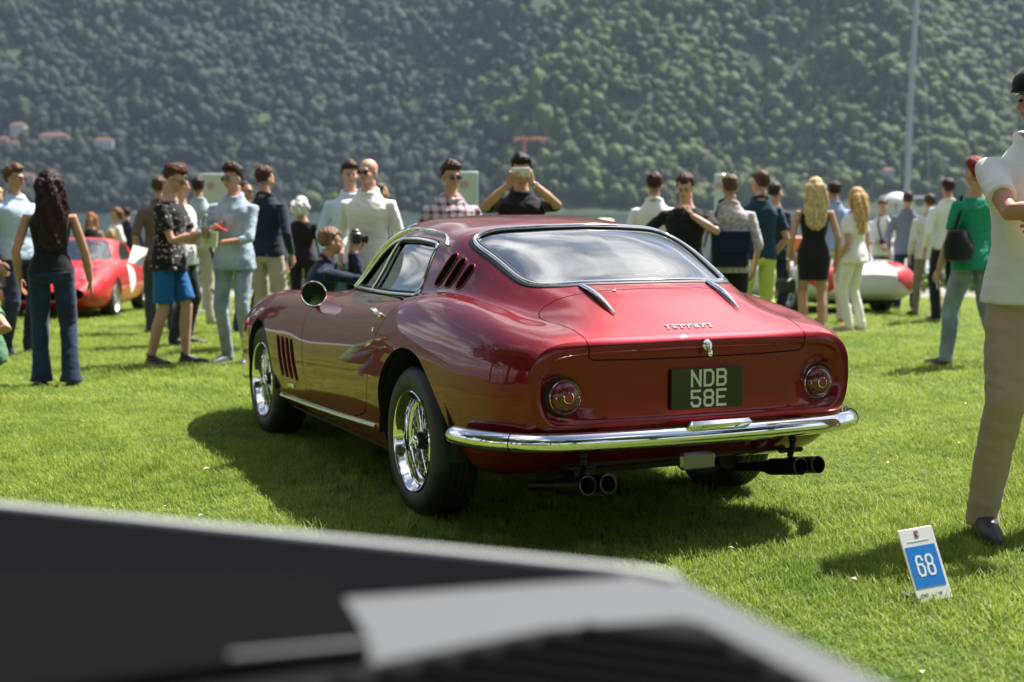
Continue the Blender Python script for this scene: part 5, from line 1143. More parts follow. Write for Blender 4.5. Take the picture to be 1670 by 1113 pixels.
P_('white_back', 'bearded man in white shirt seen from behind, left of the person in black t-shirt', 1066, 13.9, H=1.74, yaw=166, top=((.80, .80, .77), 'shirt', None), legs=((.05, .05, .06), 'trousers', None), hair=((.045, .015, .012), 'short'), sleeve=.9, head=(10, 0))
P_('black_tee', 'person in black t-shirt with tied-back hair looking down, a hand at the neck', 1117, 12.3, H=1.69, yaw=-6, top=(BL, 'tee', None), legs=((.02, .02, .025), 'trousers', None), hair=((.06, .025, .015), 'pony'), wl=(.030, -.10, .775), wr=(-.150, -.06, .57), el=(1, -.1, -.6), er=(-1, .4, -.3), curl=(.9, .6), hdir=((-.5, .1, 1), None), sleeve=.42, head=(-12, 26), sk=(.58, .35, .26))
P_('messenger', 'man in speckled grey shirt with a navy shoulder bag across his back', 1188, 13.0, H=1.69, yaw=176, top=((.62, .58, .60), 'shirt', 'print'), legs=((.014, .014, .016), 'trousers', None), hair=((.10, .06, .04), 'short'), sleeve=.62, head=(16, 4), build=1.08)
P_('lime', 'man in navy t-shirt and lime green trousers seen from behind', 1236, 13.9, H=1.76, yaw=196, top=((.010, .035, .065), 'tucked', None), legs=((.52, .60, .14), 'trousers', None), hair=((.07, .035, .025), 'short'), sleeve=.36, head=(18, 0), wl=(.06, -.12, .56), wr=(-.13, -.08, .52), feet=((.065, -.03), (-.065, .05)))
P_('dark_pair', 'dark-haired person in dark clothes and blue shoes behind the lime green trousers', 1264, 16.8, H=1.72, yaw=130, top=((.02, .03, .05), 'tee', None), legs=((.012, .018, .04), 'trousers', None), shoes=(.02, .10, .35), hair=((.03, .02, .015), 'short'))
P_('black_dress', 'blonde woman in short backless black dress seen from behind', 1326, 15.4, H=1.74, yaw=178, woman=True, top=(BL, 'strapdress', None), legs=(BL, 'none', None), shoes=(.35, .22, .15), hair=((.55, .40, .22), 'wavy'), wl=(.150, -.02, .47), wr=(-.150, -.02, .475), sk=(.50, .28, .19), feet=((.055, 0), (-.055, .01)))
P_('blue_white', 'dark-haired man in blue shirt and white trousers between the two blonde women', 1357, 17.6, H=1.76, yaw=184, top=((.32, .42, .66), 'tucked', None), legs=((.66, .62, .52), 'trousers', None), shoes=(.55, .05, .04), hair=((.03, .02, .02), 'short'), sleeve=.8)
P_('white_woman', 'woman all in white with long wavy blonde hair', 1391, 16.2, H=1.65, yaw=226, woman=True, top=((.80, .79, .74), 'tee', None), legs=((.80, .79, .72), 'slim', None), shoes=(.42, .34, .24), hair=((.52, .34, .15), 'wavy'), sleeve=.30, wl=(.10, -.06, .50), wr=(-.150, -.02, .47), build=1.06, head=(-8, 0))
P_('far_strap', 'man in white shirt with a dark camera strap, far back by the water', 1437, 23.5, H=1.76, yaw=-8, top=((.74, .74, .72), 'shirt', None), legs=((.16, .16, .18), 'trousers', None), hair=((.07, .04, .03), 'short'), wl=(.03, -.17, .56), wr=(-.03, -.17, .56), sleeve=.7)
P_('blazer', 'man in grey-blue blazer and dark jeans seen from behind', 1477, 21.6, H=1.80, yaw=170, top=((.15, .17, .23), 'blazer', None), legs=((.02, .035, .08), 'trousers', 'denim'), hair=((.04, .02, .015), 'short'), sleeve=.95)
P_('taupe', 'person in cream jacket and taupe trousers walking away', 1512, 19.2, H=1.66, yaw=186, top=((.64, .62, .57), 'tee', None), legs=((.26, .20, .15), 'slim', None), hair=((.06, .04, .03), 'short'), sleeve=.95, feet=((.06, -.10), (-.06, .10)))
P_('white_right', 'curly-haired man in white shirt and black trousers left of the man in green', 1541, 17.8, H=1.80, yaw=188, top=((.80, .80, .78), 'tucked', None), legs=((.015, .015, .02), 'trousers', None), shoes=(.14, .06, .03), hair=((.05, .02, .02), 'short'), sleeve=.9)
P_('green_tee', 'red-haired man in green t-shirt and light jeans holding a phone', 1585, 12.2, H=1.80, yaw=207, top=((.012, .26, .16), 'tee', None), legs=((.22, .27, .35), 'trousers', 'denim'), shoes=(.10, .085, .08), hair=((.20, .022, .018), 'quiff'), sleeve=.36, wl=(.165, -.05, .465), curl=(.7, .35), feet=((.07, -.10), (-.06, .12)), sk=(.50, .28, .18))
# ---- far left group by the red car
P_('far_red', 'red-haired woman in black dress far off behind the red racing car', 151, 26.5, H=1.66, yaw=10, woman=True, top=(BL, 'dress', None), legs=(BL, 'none', None), hair=((.38, .14, .05), 'wavy'), detail=False)
P_('far_white', 'brown-haired woman in white top far off behind the red racing car', 190, 26.0, H=1.74, yaw=-60, woman=True, top=((.72, .70, .66), 'tee', None), legs=((.08, .08, .1), 'trousers', None), hair=((.16, .07, .04), 'bob'), detail=False)
P_('far_child', 'small blonde girl standing by the red racing car', 184, 24.6, H=1.30, yaw=40, woman=True, top=((.12, .14, .20), 'dress', 'print'), legs=(BL, 'none', None), hair=((.55, .38, .18), 'wavy'), detail=False)
P_('far_suit', 'man in dark navy suit jacket far off right of the red racing car', 209, 26.8, H=1.76, yaw=200, top=((.012, .018, .04), 'blazer', None), legs=((.03, .03, .045), 'trousers', None), hair=((.025, .015, .012), 'short'), sleeve=.95, detail=False)
P_('far_blond', 'blond man at the extreme left edge behind the man in pale blue shirt', -1, 16.5, H=1.66, yaw=30, top=((.3, .25, .2), 'tee', None), hair=((.55, .42, .22), 'short'))
# onlookers behind the photographer, mirrored in the coupe's tail and side
G_O = 'onlookers behind the photographer, seen only as reflections in the coupe'
for key, x, y, yaw in (('black_tee', -3.9, 1.4, 150), ('plaid', -4.9, 2.3, 120), ('white_woman', -6.0, 3.4, 110), ('bald', 1.9, -1.6, 185), ('denim', -7.4, 5.6, 90), ('green_tee', 3.4, -2.4, 200), ('lime', -5.6, .6, 140), ('messenger', .4, -3.6, 180), ('black_dress', -2.4, -2.9, 170)):
    src = crowd[key]['root']; r = src.copy(); col.objects.link(r); r.location = (x, y, 0); r.rotation_euler = (0, 0, R(yaw)); r['label'] = 'onlooker standing behind the photographer, seen only as a reflection in the coupe'; r['group'] = G_O
    for ch in list(src.children):
        c2 = ch.copy(); col.objects.link(c2); c2.parent = r
        for g2 in ch.children: d2 = g2.copy(); col.objects.link(d2); d2.parent = c2
# ---- things people hold or wear that come off
def cam_mb(lens=.09):
    b = MB(); b.box((0, 0, 0), (.145, .075, .095), bev=.012); b.box((0, 0, .058), (.06, .06, .03), bev=.01); M = frame((0, -.03, -.003), (0, -1, 0), (1, 0, 0)); b.lathe([(.034, 0), (.036, .02), (.036, lens * .7), (.041, lens * .75), (.042, lens), (.036, lens), (.030, lens * .9), (.0005, lens * .9)], 20, M); return b
M_camera = simple('camera_black', (.012, .012, .013), .4, bmp=.3, bscale=200, bdist=.0005)
def midw(p, i=None):
    w = p['wri']; return (np.array(w[0]) + np.array(w[1])) / 2 if i is None else np.array(w[i])
c = crowd
held('camera', cam_mb(.11), M_camera, 'black camera with long lens held by the crouching man in green', 'camera', c['green_crouch'], midw(c['green_crouch']) + (.02, -.05, .0), 35, -4)
held('camera', cam_mb(.07), M_camera, 'black camera held to the face of the crouching man in navy jacket', 'camera', c['navy_crouch'], midw(c['navy_crouch']) + (0, -.02, .10))
def phone_mb(): b = MB(); b.box((0, 0, 0), (.070, .008, .14), bev=.003); return b
M_phone_w = simple('white_phone', (.74, .74, .72), .3, coat=.5)
b = MB(); b.box((0, 0, 0), (.145, .009, .074), bev=.004); b.ball((.055, -.005, .022), (.006, .003, .006), 8)
held('phone', b, M_phone_w, 'white phone held level in both hands by the man in black shirt', 'phone', c['phone_man'], midw(c['phone_man']) + (0, -.045, .085), 0, 4)
held('phone', phone_mb(), M_phone_w, 'white phone in the lowered hand of the man in green t-shirt', 'phone', c['green_tee'], midw(c['green_tee'], 0) + (-.01, -.035, -.10), 50, 10)
b = MB(); b.box((0, 0, 0), (.070, .13, .008), bev=.003); held('phone', b, simple('red_phone', (.5, .03, .04), .3, coat=.5), 'red phone the man in blue shorts is looking at', 'phone', c['shorts'], midw(c['shorts']) + (0, -.12, .035), 0, 25)
# wrist watches
def watch(key, i, lab, mat):
    p = c[key]; w = np.array(p['wri'][i]); d = Vector(np.array(p['elb'][i]) - w).normalized(); b = MB(); b.lathe([(.031, -.010), (.033, -.008), (.033, .008), (.031, .010)], 20, frame((0, 0, 0), d)); o = b.build('wrist_watch', mat); o.location = world(p, w + np.array(d) * .035); o.rotation_euler = (0, 0, R(p['yaw'])); tag(o, lab, 'watch')
watch('shorts', 0, 'black watch on the wrist of the man in blue shorts', M_camera); watch('phone_man', 0, 'silver watch on the wrist of the man holding up a phone', M_chrome2); watch('black_dress', 0, 'silver bracelet on the wrist of the blonde in the black dress', M_chrome2)
# note pad and bottle
b = MB(); b.box((0, 0, 0), (.155, .014, .135), bev=.002); held('note_pad', b, simple('yellowish_paper', (.60, .66, .36), .8), 'pale green note pad held by the man in the denim shirt', 'note pad', c['denim'], midw(c['denim']) + (.01, -.075, .0), 4, -12)
b = MB(); b.lathe([(.0005, -.10), (.030, -.10), (.031, -.09), (.031, .03), (.028, .05), (.013, .085), (.013, .10), (.0005, .10)], 20); o = held('water_bottle', b, glass_mat('clear_plastic', (.9, .93, .95), 1.5, .12), 'clear plastic water bottle held by the man in the denim shirt', 'bottle', c['denim'], midw(c['denim'], 1) + (.035, -.085, .085), 0, 0); 
b = MB(); b.lathe([(.0145, .088), (.0145, .106), (.0005, .107)], 14); b.build('bottle_cap', M_white, o)
# messenger bag
p = c['messenger']; bag = empty('shoulder_bag', world(p, (0.0, .16, .60 * p['H'])), R(p['yaw'])); tag(bag, 'navy canvas bag with black strap on the back of the man in the speckled shirt', 'bag')
b = MB(); b.box((0, 0, 0), (.34, .10, .34), bev=.03); b.build('bag_body', fabric((.010, .016, .040)), bag); b = MB(); b.box((0, .055, .06), (.35, .012, .20), bev=.006); b.build('flap', fabric((.012, .020, .048)), bag)
b = MB(); b.tube([(.15, -.03, .12), (.14, -.05, .28), (.10, -.10, .42), (.04, -.20, .44), (-.02, -.30, .36)], .022, 8, flat=.25); b.build('strap', fabric(BL), bag)
# black shoulder bag, hand bags, straw hat, cap
p = c['green_tee']; bg_ = empty('shoulder_bag', world(p, (.24, .08, .60 * p['H'])), R(p['yaw'])); tag(bg_, 'black soft bag hanging from the shoulder of the man in green', 'bag'); b = MB(); V, F = rings([(0, 0, -.16, .08, .05), (0, 0, -.14, .13, .08), (0, 0, -.02, .14, .09), (0, 0, .09, .10, .06), (0, 0, .11, .05, .03)], 20); b.add(V, F); b.build('bag_body', fabric((.014, .014, .018)), bg_); b = MB(); b.tube([(.06, 0, .08), (-.02, -.02, .25), (-.07, -.06, .39), (-.10, -.12, .30)], .018, 8, flat=.3); b.build('strap', fabric(BL), bg_)
p = c['black_dress']; w = np.array(p['wri'][0]); hb_ = empty('hand_bag', world(p, w + (.02, 0, -.22)), R(p['yaw'])); tag(hb_, 'small dark handbag hanging from the hand of the blonde in the black dress', 'bag'); b = MB(); b.box((0, 0, -.04), (.20, .09, .16), bev=.03); b.build('bag_body', M_leather, hb_); b = MB(); b.tube([(-.06, 0, .03), (-.04, 0, .12), (0, 0, .155), (.04, 0, .12), (.06, 0, .03)], .006, 6); b.build('strap', M_leather, hb_)
p = c['blue_shirt']; hb_ = empty('shoulder_bag', world(p, (-.24, .06, .46 * p['H'])), R(p['yaw'])); tag(hb_, 'large grey-brown leather bag beside the man in pale blue shirt', 'bag'); b = MB(); V, F = rings([(0, 0, -.20, .20, .10), (0, 0, -.17, .24, .13), (0, 0, .02, .21, .11), (0, 0, .14, .15, .05)], 24); b.add(V, F); b.build('bag_body', simple('taupe_leather', (.13, .10, .085), .55, bmp=.4, bscale=60), hb_)
b = MB(); b.tube([(-.12, 0, .12), (-.08, .0, .35), (.12, 0, .60), (.16, 0, .30), (.12, 0, .12)], .012, 8, flat=.4); b.build('strap', M_leather, hb_)
p = c['straw_hat']; o = MB(); 
o.lathe([(.155, -.006), (.150, .004), (.098, .006), (.094, .03), (.088, .085), (.070, .105), (.030, .098), (.0005, .092)], 32); q = o.build('straw_hat', simple('straw', (.62, .55, .40), .8, bmp=.8, bscale=140, bdist=.002)); hp = np.array(p['MH'] @ Vector((0, .006, .090))); q.location = world(p, hp); q.rotation_euler = (R(6), 0, 0); tag(q, 'pale straw hat with a dark band showing just above the coupe roof', 'hat')
o = MB(); o.lathe([(.0985, .008), (.0965, .032), (.0945, .032), (.0945, .008)], 32); o.build('hat_band', M_black, q)
p = c['polo']; cap = empty('flat_cap', world(p, np.array(p['MH'] @ Vector((0, .008, .080))))); cap.rotation_euler = (0, 0, R(8 - 62)); tag(cap, 'black cap on the head of the man in the white polo shirt', 'cap')
o = MB(); V, F = rings([(0, 0, -.022, .099, .121), (0, 0, .0, .101, .123), (0, .003, .030, .095, .115), (0, .006, .056, .078, .096), (0, .008, .074, .052, .064), (0, .010, .083, .024, .03), (0, .010, .085, .004, .004)], 28, 2.0); o.add(V, F); o.build('crown', fabric((.010, .010, .012)), cap)
o = MB(); V, F = rings([(0, -.104, -.034, .052, .042), (0, -.104, -.028, .054, .044)], 24, 2.1); o.add(V, F); o.build('peak', fabric((.010, .010, .012)), cap)
# belts and camera strap
p = c['far_strap']; b = MB(); b.tube([(.05, -.02, 1.50), (.09, -.13, 1.35), (.03, -.17, 1.10), (-.03, -.17, 1.10), (-.09, -.13, 1.35), (-.05, -.02, 1.50)], .014, 6, flat=.4); b.box((0, -.20, 1.05), (.13, .07, .09), bev=.01); o = b.build('camera', M_camera); o.location = p['root'].location; o.rotation_euler = (0, 0, R(p['yaw'])); tag(o, 'dark camera on a strap round the neck of the far man in white shirt', 'camera')
p = c['white_tee']; b = MB(); P = [(.04 + .12 * math.cos(t), -.26 + .06 * math.sin(t), .86 + .34 * math.sin(t)) for t in np.linspace(-2.2, 1.9, 22)]; b.tube(P, .016, 6, flat=.3)
V = cam_mb(.09); b.V += [np.asarray(v) * 1.0 + (0.02, -.24, 1.12) for v in V.V]; 
b = MB(); b.tube(P, .016, 6, flat=.3); cb = cam_mb(.09); V_ = np.concatenate(cb.V) + (.02, -.24, 1.13); b.add(V_, cb.F); o = b.build('camera', M_camera); o.location = p['root'].location; o.rotation_euler = (0, 0, R(p['yaw'])); tag(o, 'black camera with dangling strap held by the man in white t-shirt', 'camera')
b = MB(); b.box((0, 0, 0), (.13, .004, .19)); o = b.build('sheet_of_paper', simple('paper', (.78, .78, .76), .8)); o.location = world(c['shorts'], (-.06, .26, .96)); o.rotation_euler = (R(-35), R(15), R(10)); tag(o, 'white sheet of paper held low behind the man in blue shorts', 'paper')

# ================================================================== number board on the grass
sb = empty('number_sign', (px(1541, 4.53), 4.53, 0), R(14)); tag(sb, 'white number board reading 68 in a blue square, leaning on a prop in the grass', 'sign')
SM = Matrix.Rotation(R(-6), 4, 'Y') @ Matrix.Rotation(R(-26), 4, 'X') @ Matrix.Diagonal((1.04, 1, 1.07, 1)); M_board = simple('sign_white', (.80, .80, .80), .35, coat=.3); M_blue = simple('sign_blue', (.012, .20, .62), .4); M_mar = simple('sign_maroon', (.25, .015, .04), .5); M_grey = simple('sign_grey_print', (.22, .22, .24), .6); M_sw = simple('sign_number_white', (.85, .85, .85), .5)
b = MB(); b.box((0, 0, .118), (.120, .006, .228), SM, bev=.002); bd = b.build('board', M_board, sb)
b = MB(); b.box((0, -.0036, .112), (.103, .0012, .128), SM); b.build('blue_square', M_blue, sb, smooth=False)
TM = SM @ Matrix.Translation((0, -.0040, .114)) @ rotx(R(90))
for ch, x0 in (('6', -.031), ('8', .003)): char(ch, x0 + .0035, -.033 + .0035, .028, .066, .0065, TM, 0, .0008).build('numeral', M_sw, sb, smooth=False)
b = MB(); b.box((0, -.0036, .212), (.012, .0012, .021), SM); b.build('emblem', M_mar, sb, smooth=False); b = MB(); b.tube([SM @ Vector(p) for p in ((0, -.0046, .205), (.0025, -.0046, .211), (-.0015, -.0046, .214), (.001, -.0046, .219))], .0008, 4); b.build('emblem_line', M_sw, sb)
b = MB(); b.box((0, -.0036, .192), (.075, .0008, .003), SM); b.build('caption_line', M_board, sb, smooth=False)
for x0, w in ((-.028, .030), (.026, .012)):
    b = MB()
    for k in range(int(w / .004)): b.box((x0 + (k - w / .008) * .004, -.0036, .026), (.0026, .0008, .005 + .002 * (k % 3)), SM)
    tag(b.build('small_print', M_grey, sb, smooth=False), kind='stuff')
b = MB(); b.box((-.010, .055, .012), (.13, .10, .003)); b.box((0, .040, .05), (.05, .003, .10), Matrix.Translation((0, .062, -.012)) @ Matrix.Rotation(R(20), 4, 'X')); tag(b.build('prop', simple('sign_prop_grey', (.10, .10, .11), .5), sb), kind='stuff')
# ================================================================== things beyond the crowd
M_bd = simple('pale_green_board', (.52, .60, .57), .3, coat=.4); M_redl = simple('red_lettering', (.55, .05, .08), .5); M_steel = simple('grey_steel', (.42, .44, .45), .45, .6)
def board(label, x, D, w, top):
    z0 = gz(D); r = empty('notice_board', (px(x, D), D, z0)); tag(r, label, 'board'); h = top - z0
    b = MB(); b.box((0, 0, h / 2 + .03), (w, .05, h - .06), bev=.01); bb = b.build('panel', M_bd, r); b = MB(); b.box((0, 0, .02), (w + .2, .4, .04), bev=.01); b.build('foot', M_steel, r)
    for k, (dx, hh) in enumerate(((-.06, .16), (.0, .20), (.06, .13))): b = MB(); b.box((dx * .6 - w * .1, -.028, h - .18), (.012, .006, hh * .5)); b.box((dx * .6 - w * .1 + .007, -.028, h - .15), (.016, .006, .012)); b.build('red_letter', M_redl, bb, smooth=False)
board('tall pale board with red lettering left of the denim-shirted man', 352, 20, .40, 1.78); board('tall pale board with red lettering behind the man in plaid', 762, 19, .30, 1.78); board('narrow pale board right of the person in black t-shirt', 1172, 21, .16, 1.80)
# sailing boat moored off the quay
D = 62.0; sbt = empty('sailing_boat', (px(1474, D), D, -2.3)); tag(sbt, 'moored sailing boat with a tall grey mast rising out of the top of the picture', 'boat')
b = MB(); b.tube([(0, 0, .3), (.07, 0, 8), (.36, 0, 16)], [.13, .12, .09], 10); b.build('mast', M_steel, sbt); b = MB(); b.tube([(.1, 0, 4.15), (-1.0, .4, 4.12)], .06, 8); b.tube([(.0, 0, 4.1), (1.1, -.4, 4.14)], .05, 8); b.build('boom', M_steel, sbt)
b = MB(); V, F = rings([(0, 0, -.2, .7, 3.2), (0, 0, .3, 1.2, 4.0), (0, 0, .9, 1.5, 4.5), (0, 0, 1.0, 1.45, 4.4)], 28, 2.0); b.add(V, F); b.build('hull', simple('hull_white', (.72, .73, .72), .3, coat=.5), sbt); b = MB(); b.box((0, .2, 1.35), (1.7, 3.4, .7), bev=.2); cbn = b.build('cabin', simple('cabin_white', (.7, .71, .70), .4), sbt)
for k in (-1, 0, 1): b = MB(); b.box((0, .2 + k, 1.42), (1.72, .6, .22), bev=.05); b.build('window', M_lens, cbn)
for i, (xx, yy) in enumerate(((-1.2, 3.6), (1.2, 3.6), (0, -4.2))): b = MB(); b.tube([(.34, 0, 15.5), (xx, yy, .95)], .008, 4); b.build('stay', M_steel, sbt)
rd = empty('radar_dome', (px(1459, 60), 60, 1.72)); tag(rd, 'white radar dome on a post beside the foot of the mast', 'radar dome'); b = MB(); b.lathe([(.0005, -.15), (.48, -.12), (.52, 0), (.42, .16), (.2, .27), (.0005, .30)], 24); b.build('dome', simple('dome_white', (.82, .82, .80), .4), rd); b = MB(); b.tube([(0, 0, -.1), (0, 0, -4.0)], .06, 8); b.build('post', M_steel, rd)  # radar dome of the moored boat, set beside the mast
ob = empty('rowing_boat', (px(1342, 34), 34.6, -.45), R(6)); tag(ob, 'orange rowing boat drawn up on the quay behind the two blonde women', 'boat')
b = MB(); V, F = rings([(0, 0, 0, 1.05, .35), (0, 0, .12, 1.25, .50), (0, 0, .42, 1.45, .62), (0, 0, .50, 1.48, .64), (0, 0, .44, 1.38, .56), (0, 0, .20, 1.1, .4)], 32, 2.0); b.add(V, F); b.build('hull', simple('orange_hull', (.72, .16, .02), .5, coat=.3), ob)
for k in (-.5, .45): b = MB(); b.box((k, 0, .40), (.22, 1.08, .03)); b.build('thwart', M_wood, ob)
ob.location.z = gz(28.6) + .62; b = MB()
for k in (-.8, .8): b.box((k, 0, -.02), (.08, .9, .06)); b.tube([(k, -.35, -.04), (k, -.45, -.62)], .03, 6); b.tube([(k, .35, -.04), (k, .45, -.62)], .03, 6)
tag(b.build('trestle', M_steel, ob), kind='stuff')
# tower crane and houses over the lake
M_cr = simple('crane_orange', (.60, .16, .08), .6); X0, Y0 = px(855, 1600), 1600.0
cr = empty('tower_crane', (X0, Y0, hill_h(X0, Y0) - 2)); tag(cr, 'small orange tower crane against the wooded mountainside', 'crane'); zt = 1.27 + (343 - 229) / 2319 * Y0 - cr.location.z
def lattice(p0, p1, w, n, th):
    b = MB(); p0 = Vector(p0); p1 = Vector(p1); d = (p1 - p0).normalized(); u = d.cross(Vector((0, 1, 0))).normalized() * w / 2; v = Vector((0, 1, 0)) * w / 2; cs_ = [u + v, u - v, -u - v, -u + v]
    for c_ in cs_: b.tube([p0 + c_, p1 + c_], th, 4)
    for i in range(n):
        a = p0 + (p1 - p0) * i / n; e = p0 + (p1 - p0) * (i + 1) / n
        for j in range(4): b.tube([a + cs_[j], e + cs_[(j + 1) % 4]], th * .6, 4)
    return b
lattice((0, 0, 0), (0, 0, zt + 3), 2.4, 14, .50).build('tower', M_cr, cr); lattice((-12, 0, zt), (27, 0, zt), 2.0, 16, .48).build('jib', M_cr, cr); b = MB(); b.box((-10, 0, zt - 1.5), (3, 2, 3)); b.build('counterweight', M_steel, cr); b = MB(); b.box((1.6, 0, zt - 1.6), (2, 2, 2.2)); b.build('cab', M_white, cr)
M_wl = [simple('house_wall_%s' % n, c_, .8, var=.08, scale=.3) for n, c_ in (('pink', (.34, .23, .21)), ('cream', (.36, .32, .26)), ('white', (.42, .41, .40)))]; M_roof = simple('roof_tile', (.15, .07, .05), .85, var=.3, scale=.8); M_wd = simple('house_window', (.03, .035, .04), .2)
def house(label, xp, yp, w, h, d, wall, Y=1640, rz=0.0, group=None):
    X = px(xp, Y); z = 1.27 + (343 - yp) / 2319 * Y
    best = min(np.arange(1570, 2100, 8), key=lambda yy: abs(hill_h(px(xp, yy), yy) - (1.27 + (343 - yp) / 2319 * yy))); Y = float(best); X = px(xp, Y); z = hill_h(X, Y)
    r = empty('far_house', (X, Y - 10, z - 1), R(rz)); tag(r, label, 'house', group); hh = h + 4
    b = MB(); b.box((0, 0, hh / 2 - 2), (w, d, hh)); wo_ = b.build('wall', wall, r, smooth=False)
    b = MB(); zt = hh - 2; e = .6; V = [(-w / 2 - e, -d / 2 - e, zt), (w / 2 + e, -d / 2 - e, zt), (w / 2 + e, d / 2 + e, zt), (-w / 2 - e, d / 2 + e, zt), (-w / 2 + d * .4, 0, zt + d * .28), (w / 2 - d * .4, 0, zt + d * .28)]; b.add(V, [(0, 1, 5, 4), (2, 3, 4, 5), (1, 2, 5), (3, 0, 4), (3, 2, 1, 0)]); b.build('roof', M_roof, r, smooth=False)
    nf = max(1, int(h / 3.2)); nw = max(2, int(w / 3.6))
    for f in range(nf):
        for k in range(nw): b = MB(); b.box((-w / 2 + (k + .5) * w / nw, -d / 2 - .02, f * 3.2 + 2.0), (1.2, .25, 1.6)); b.build('window', M_wd, wo_, smooth=False)
G_F = 'houses among the trees of the far shore'
for a in (('tall pink house with four floors, leftmost on the far shore', 19, 247, 11, 13, 10, M_wl[0]), ('pale square villa highest of the houses on the far left slope', 43, 226, 17, 11, 11, M_wl[2]), ('small cream house below the pale villa on the far left slope', 36, 243, 9, 6, 8, M_wl[1]), ('long low terrace of cream houses on the far left slope', 100, 234, 34, 6, 10, M_wl[1]), ('low white house at the right end of the hillside village', 180, 247, 22, 7, 9, M_wl[2]), ('low pink house at the water on the far left shore', 50, 300, 24, 5, 9, M_wl[0]),
          ('tiny white house in the trees right of the bald man', 708, 251, 9, 5, 8, M_wl[2]), ('tiny white house in the trees above the person in black t-shirt', 1147, 254, 9, 5, 8, M_wl[2]), ('pale house in the trees left of the mast', 1440, 292, 12, 6, 9, M_wl[1])): house(*a, group=G_F)
# ================================================================== cars behind the crowd
def disc_on(T, BN_, BF_, BV_, o, d, r, name, mat, parent, n=24, off=.004, th=None):
    """flat marking that follows the bodywork: rays cast in parallel from a disc"""
    o = Vector(o); d = Vector(d).normalized(); u = d.orthogonal().normalized(); v = d.cross(u); V = []; F = []
    for k in range(5):
        for j in range(n):
            a = 2 * math.pi * j / n; p = o + (u * math.cos(a) + v * math.sin(a)) * r * k / 4; h = T.ray_cast(p, d)
            V.append(tuple((h[0] if h[0] else p + d) - d * off))
    for k in range(4):
        for j in range(n): F.append((k * n + j, k * n + (j + 1) % n, (k + 1) * n + (j + 1) % n, (k + 1) * n + j))
    return mesh_obj(name, V, F, mat, parent)
# red racing coupe at the left
rc = empty('racing_coupe', (px(160, 18.6) - .72, 20.9, gz(20) + .0), R(184)); tag(rc, 'small red vintage racing coupe with white number roundels, half hidden behind the long-haired woman', 'car')
SC = np.array((.90, .84, .86)); m2 = (BV * SC, BN, BF); AR = [(y * SC[1], z * SC[2]) for y, z in ARCH_R]; AFr = [(y * SC[1], z * SC[2]) for y, z in ARCH_F]
for s in (-1, 1): _, m2 = cut(m2, side_phi(m2, AR, s, -1, .36)); _, m2 = cut(m2, side_phi(m2, AFr, s, -1, .36))
g1, m2 = cut(m2, top_phi(m2, [(x * SC[0], y * SC[1]) for x, y in REARWIN], .72)); g2, m2 = cut(m2, top_phi(m2, [(x * SC[0], y * SC[1]) for x, y in WINDSCR], .68))
M_red2 = paint_mat('racing_red_paint', (.50, .010, .012)); T2 = BVHTree.FromPolygons((BV * SC).tolist(), BF.tolist())
for s in (-1, 1): g3, m2 = cut(m2, side_phi(m2, [(y * SC[1], z * SC[2]) for y, z in SIDEWIN], s, .68)); panel('side_window', g3, M_glass, rc, 0, -.01)
panel('windscreen', g2, M_glass, rc, 0, -.005); panel('rear_window', g1, M_glass, rc, 0, -.005); panel('body_shell', m2, M_red2, rc, .02)
b = MB(); b.box((0, 1.0, .25), (1.1, 2.9, .12)); b.box((0, .45, .42), (1.05, .9, .3), bev=.05); b.box((0, 1.15, .60), (1.0, .2, .12)); b.box((0, 2.02, .33), (.8, .8, .2)); b.build('underbody', M_under, rc)
for sx in (-.3, .3): b = MB(); b.box((sx, .25, .62), (.40, .12, .42), bev=.04); b.build('seat', M_leather, rc)
for s in (-1, 1): disc_on(T2, 0, 0, 0, (s * 2, 1.02, .50), (-s, 0, 0), .20, 'roundel', M_white, rc)
disc_on(T2, 0, 0, 0, (.1, 2.15, 2), (0, 0, -1), .24, 'roundel', M_white, rc)
for s in (-1, 1):
    hl = MB(); o = Vector((s * .44, 2.66, .50)); hl.lathe([(.085, -.03), (.09, .0), (.08, .015), (.04, .03), (.0005, .035)], 24, frame(o, (s * .1, 1, .15))); hl.build('headlight', M_clear, rc)
for x, y in ((-.64, 0), (.64, 0), (-.64, 2.016), (.64, 2.016)): wheel(rc, x, y, -1 if x < 0 else 1, False, .285, simple('cast_alloy', (.55, .55, .53), .35, .6), wheel_r=.18)
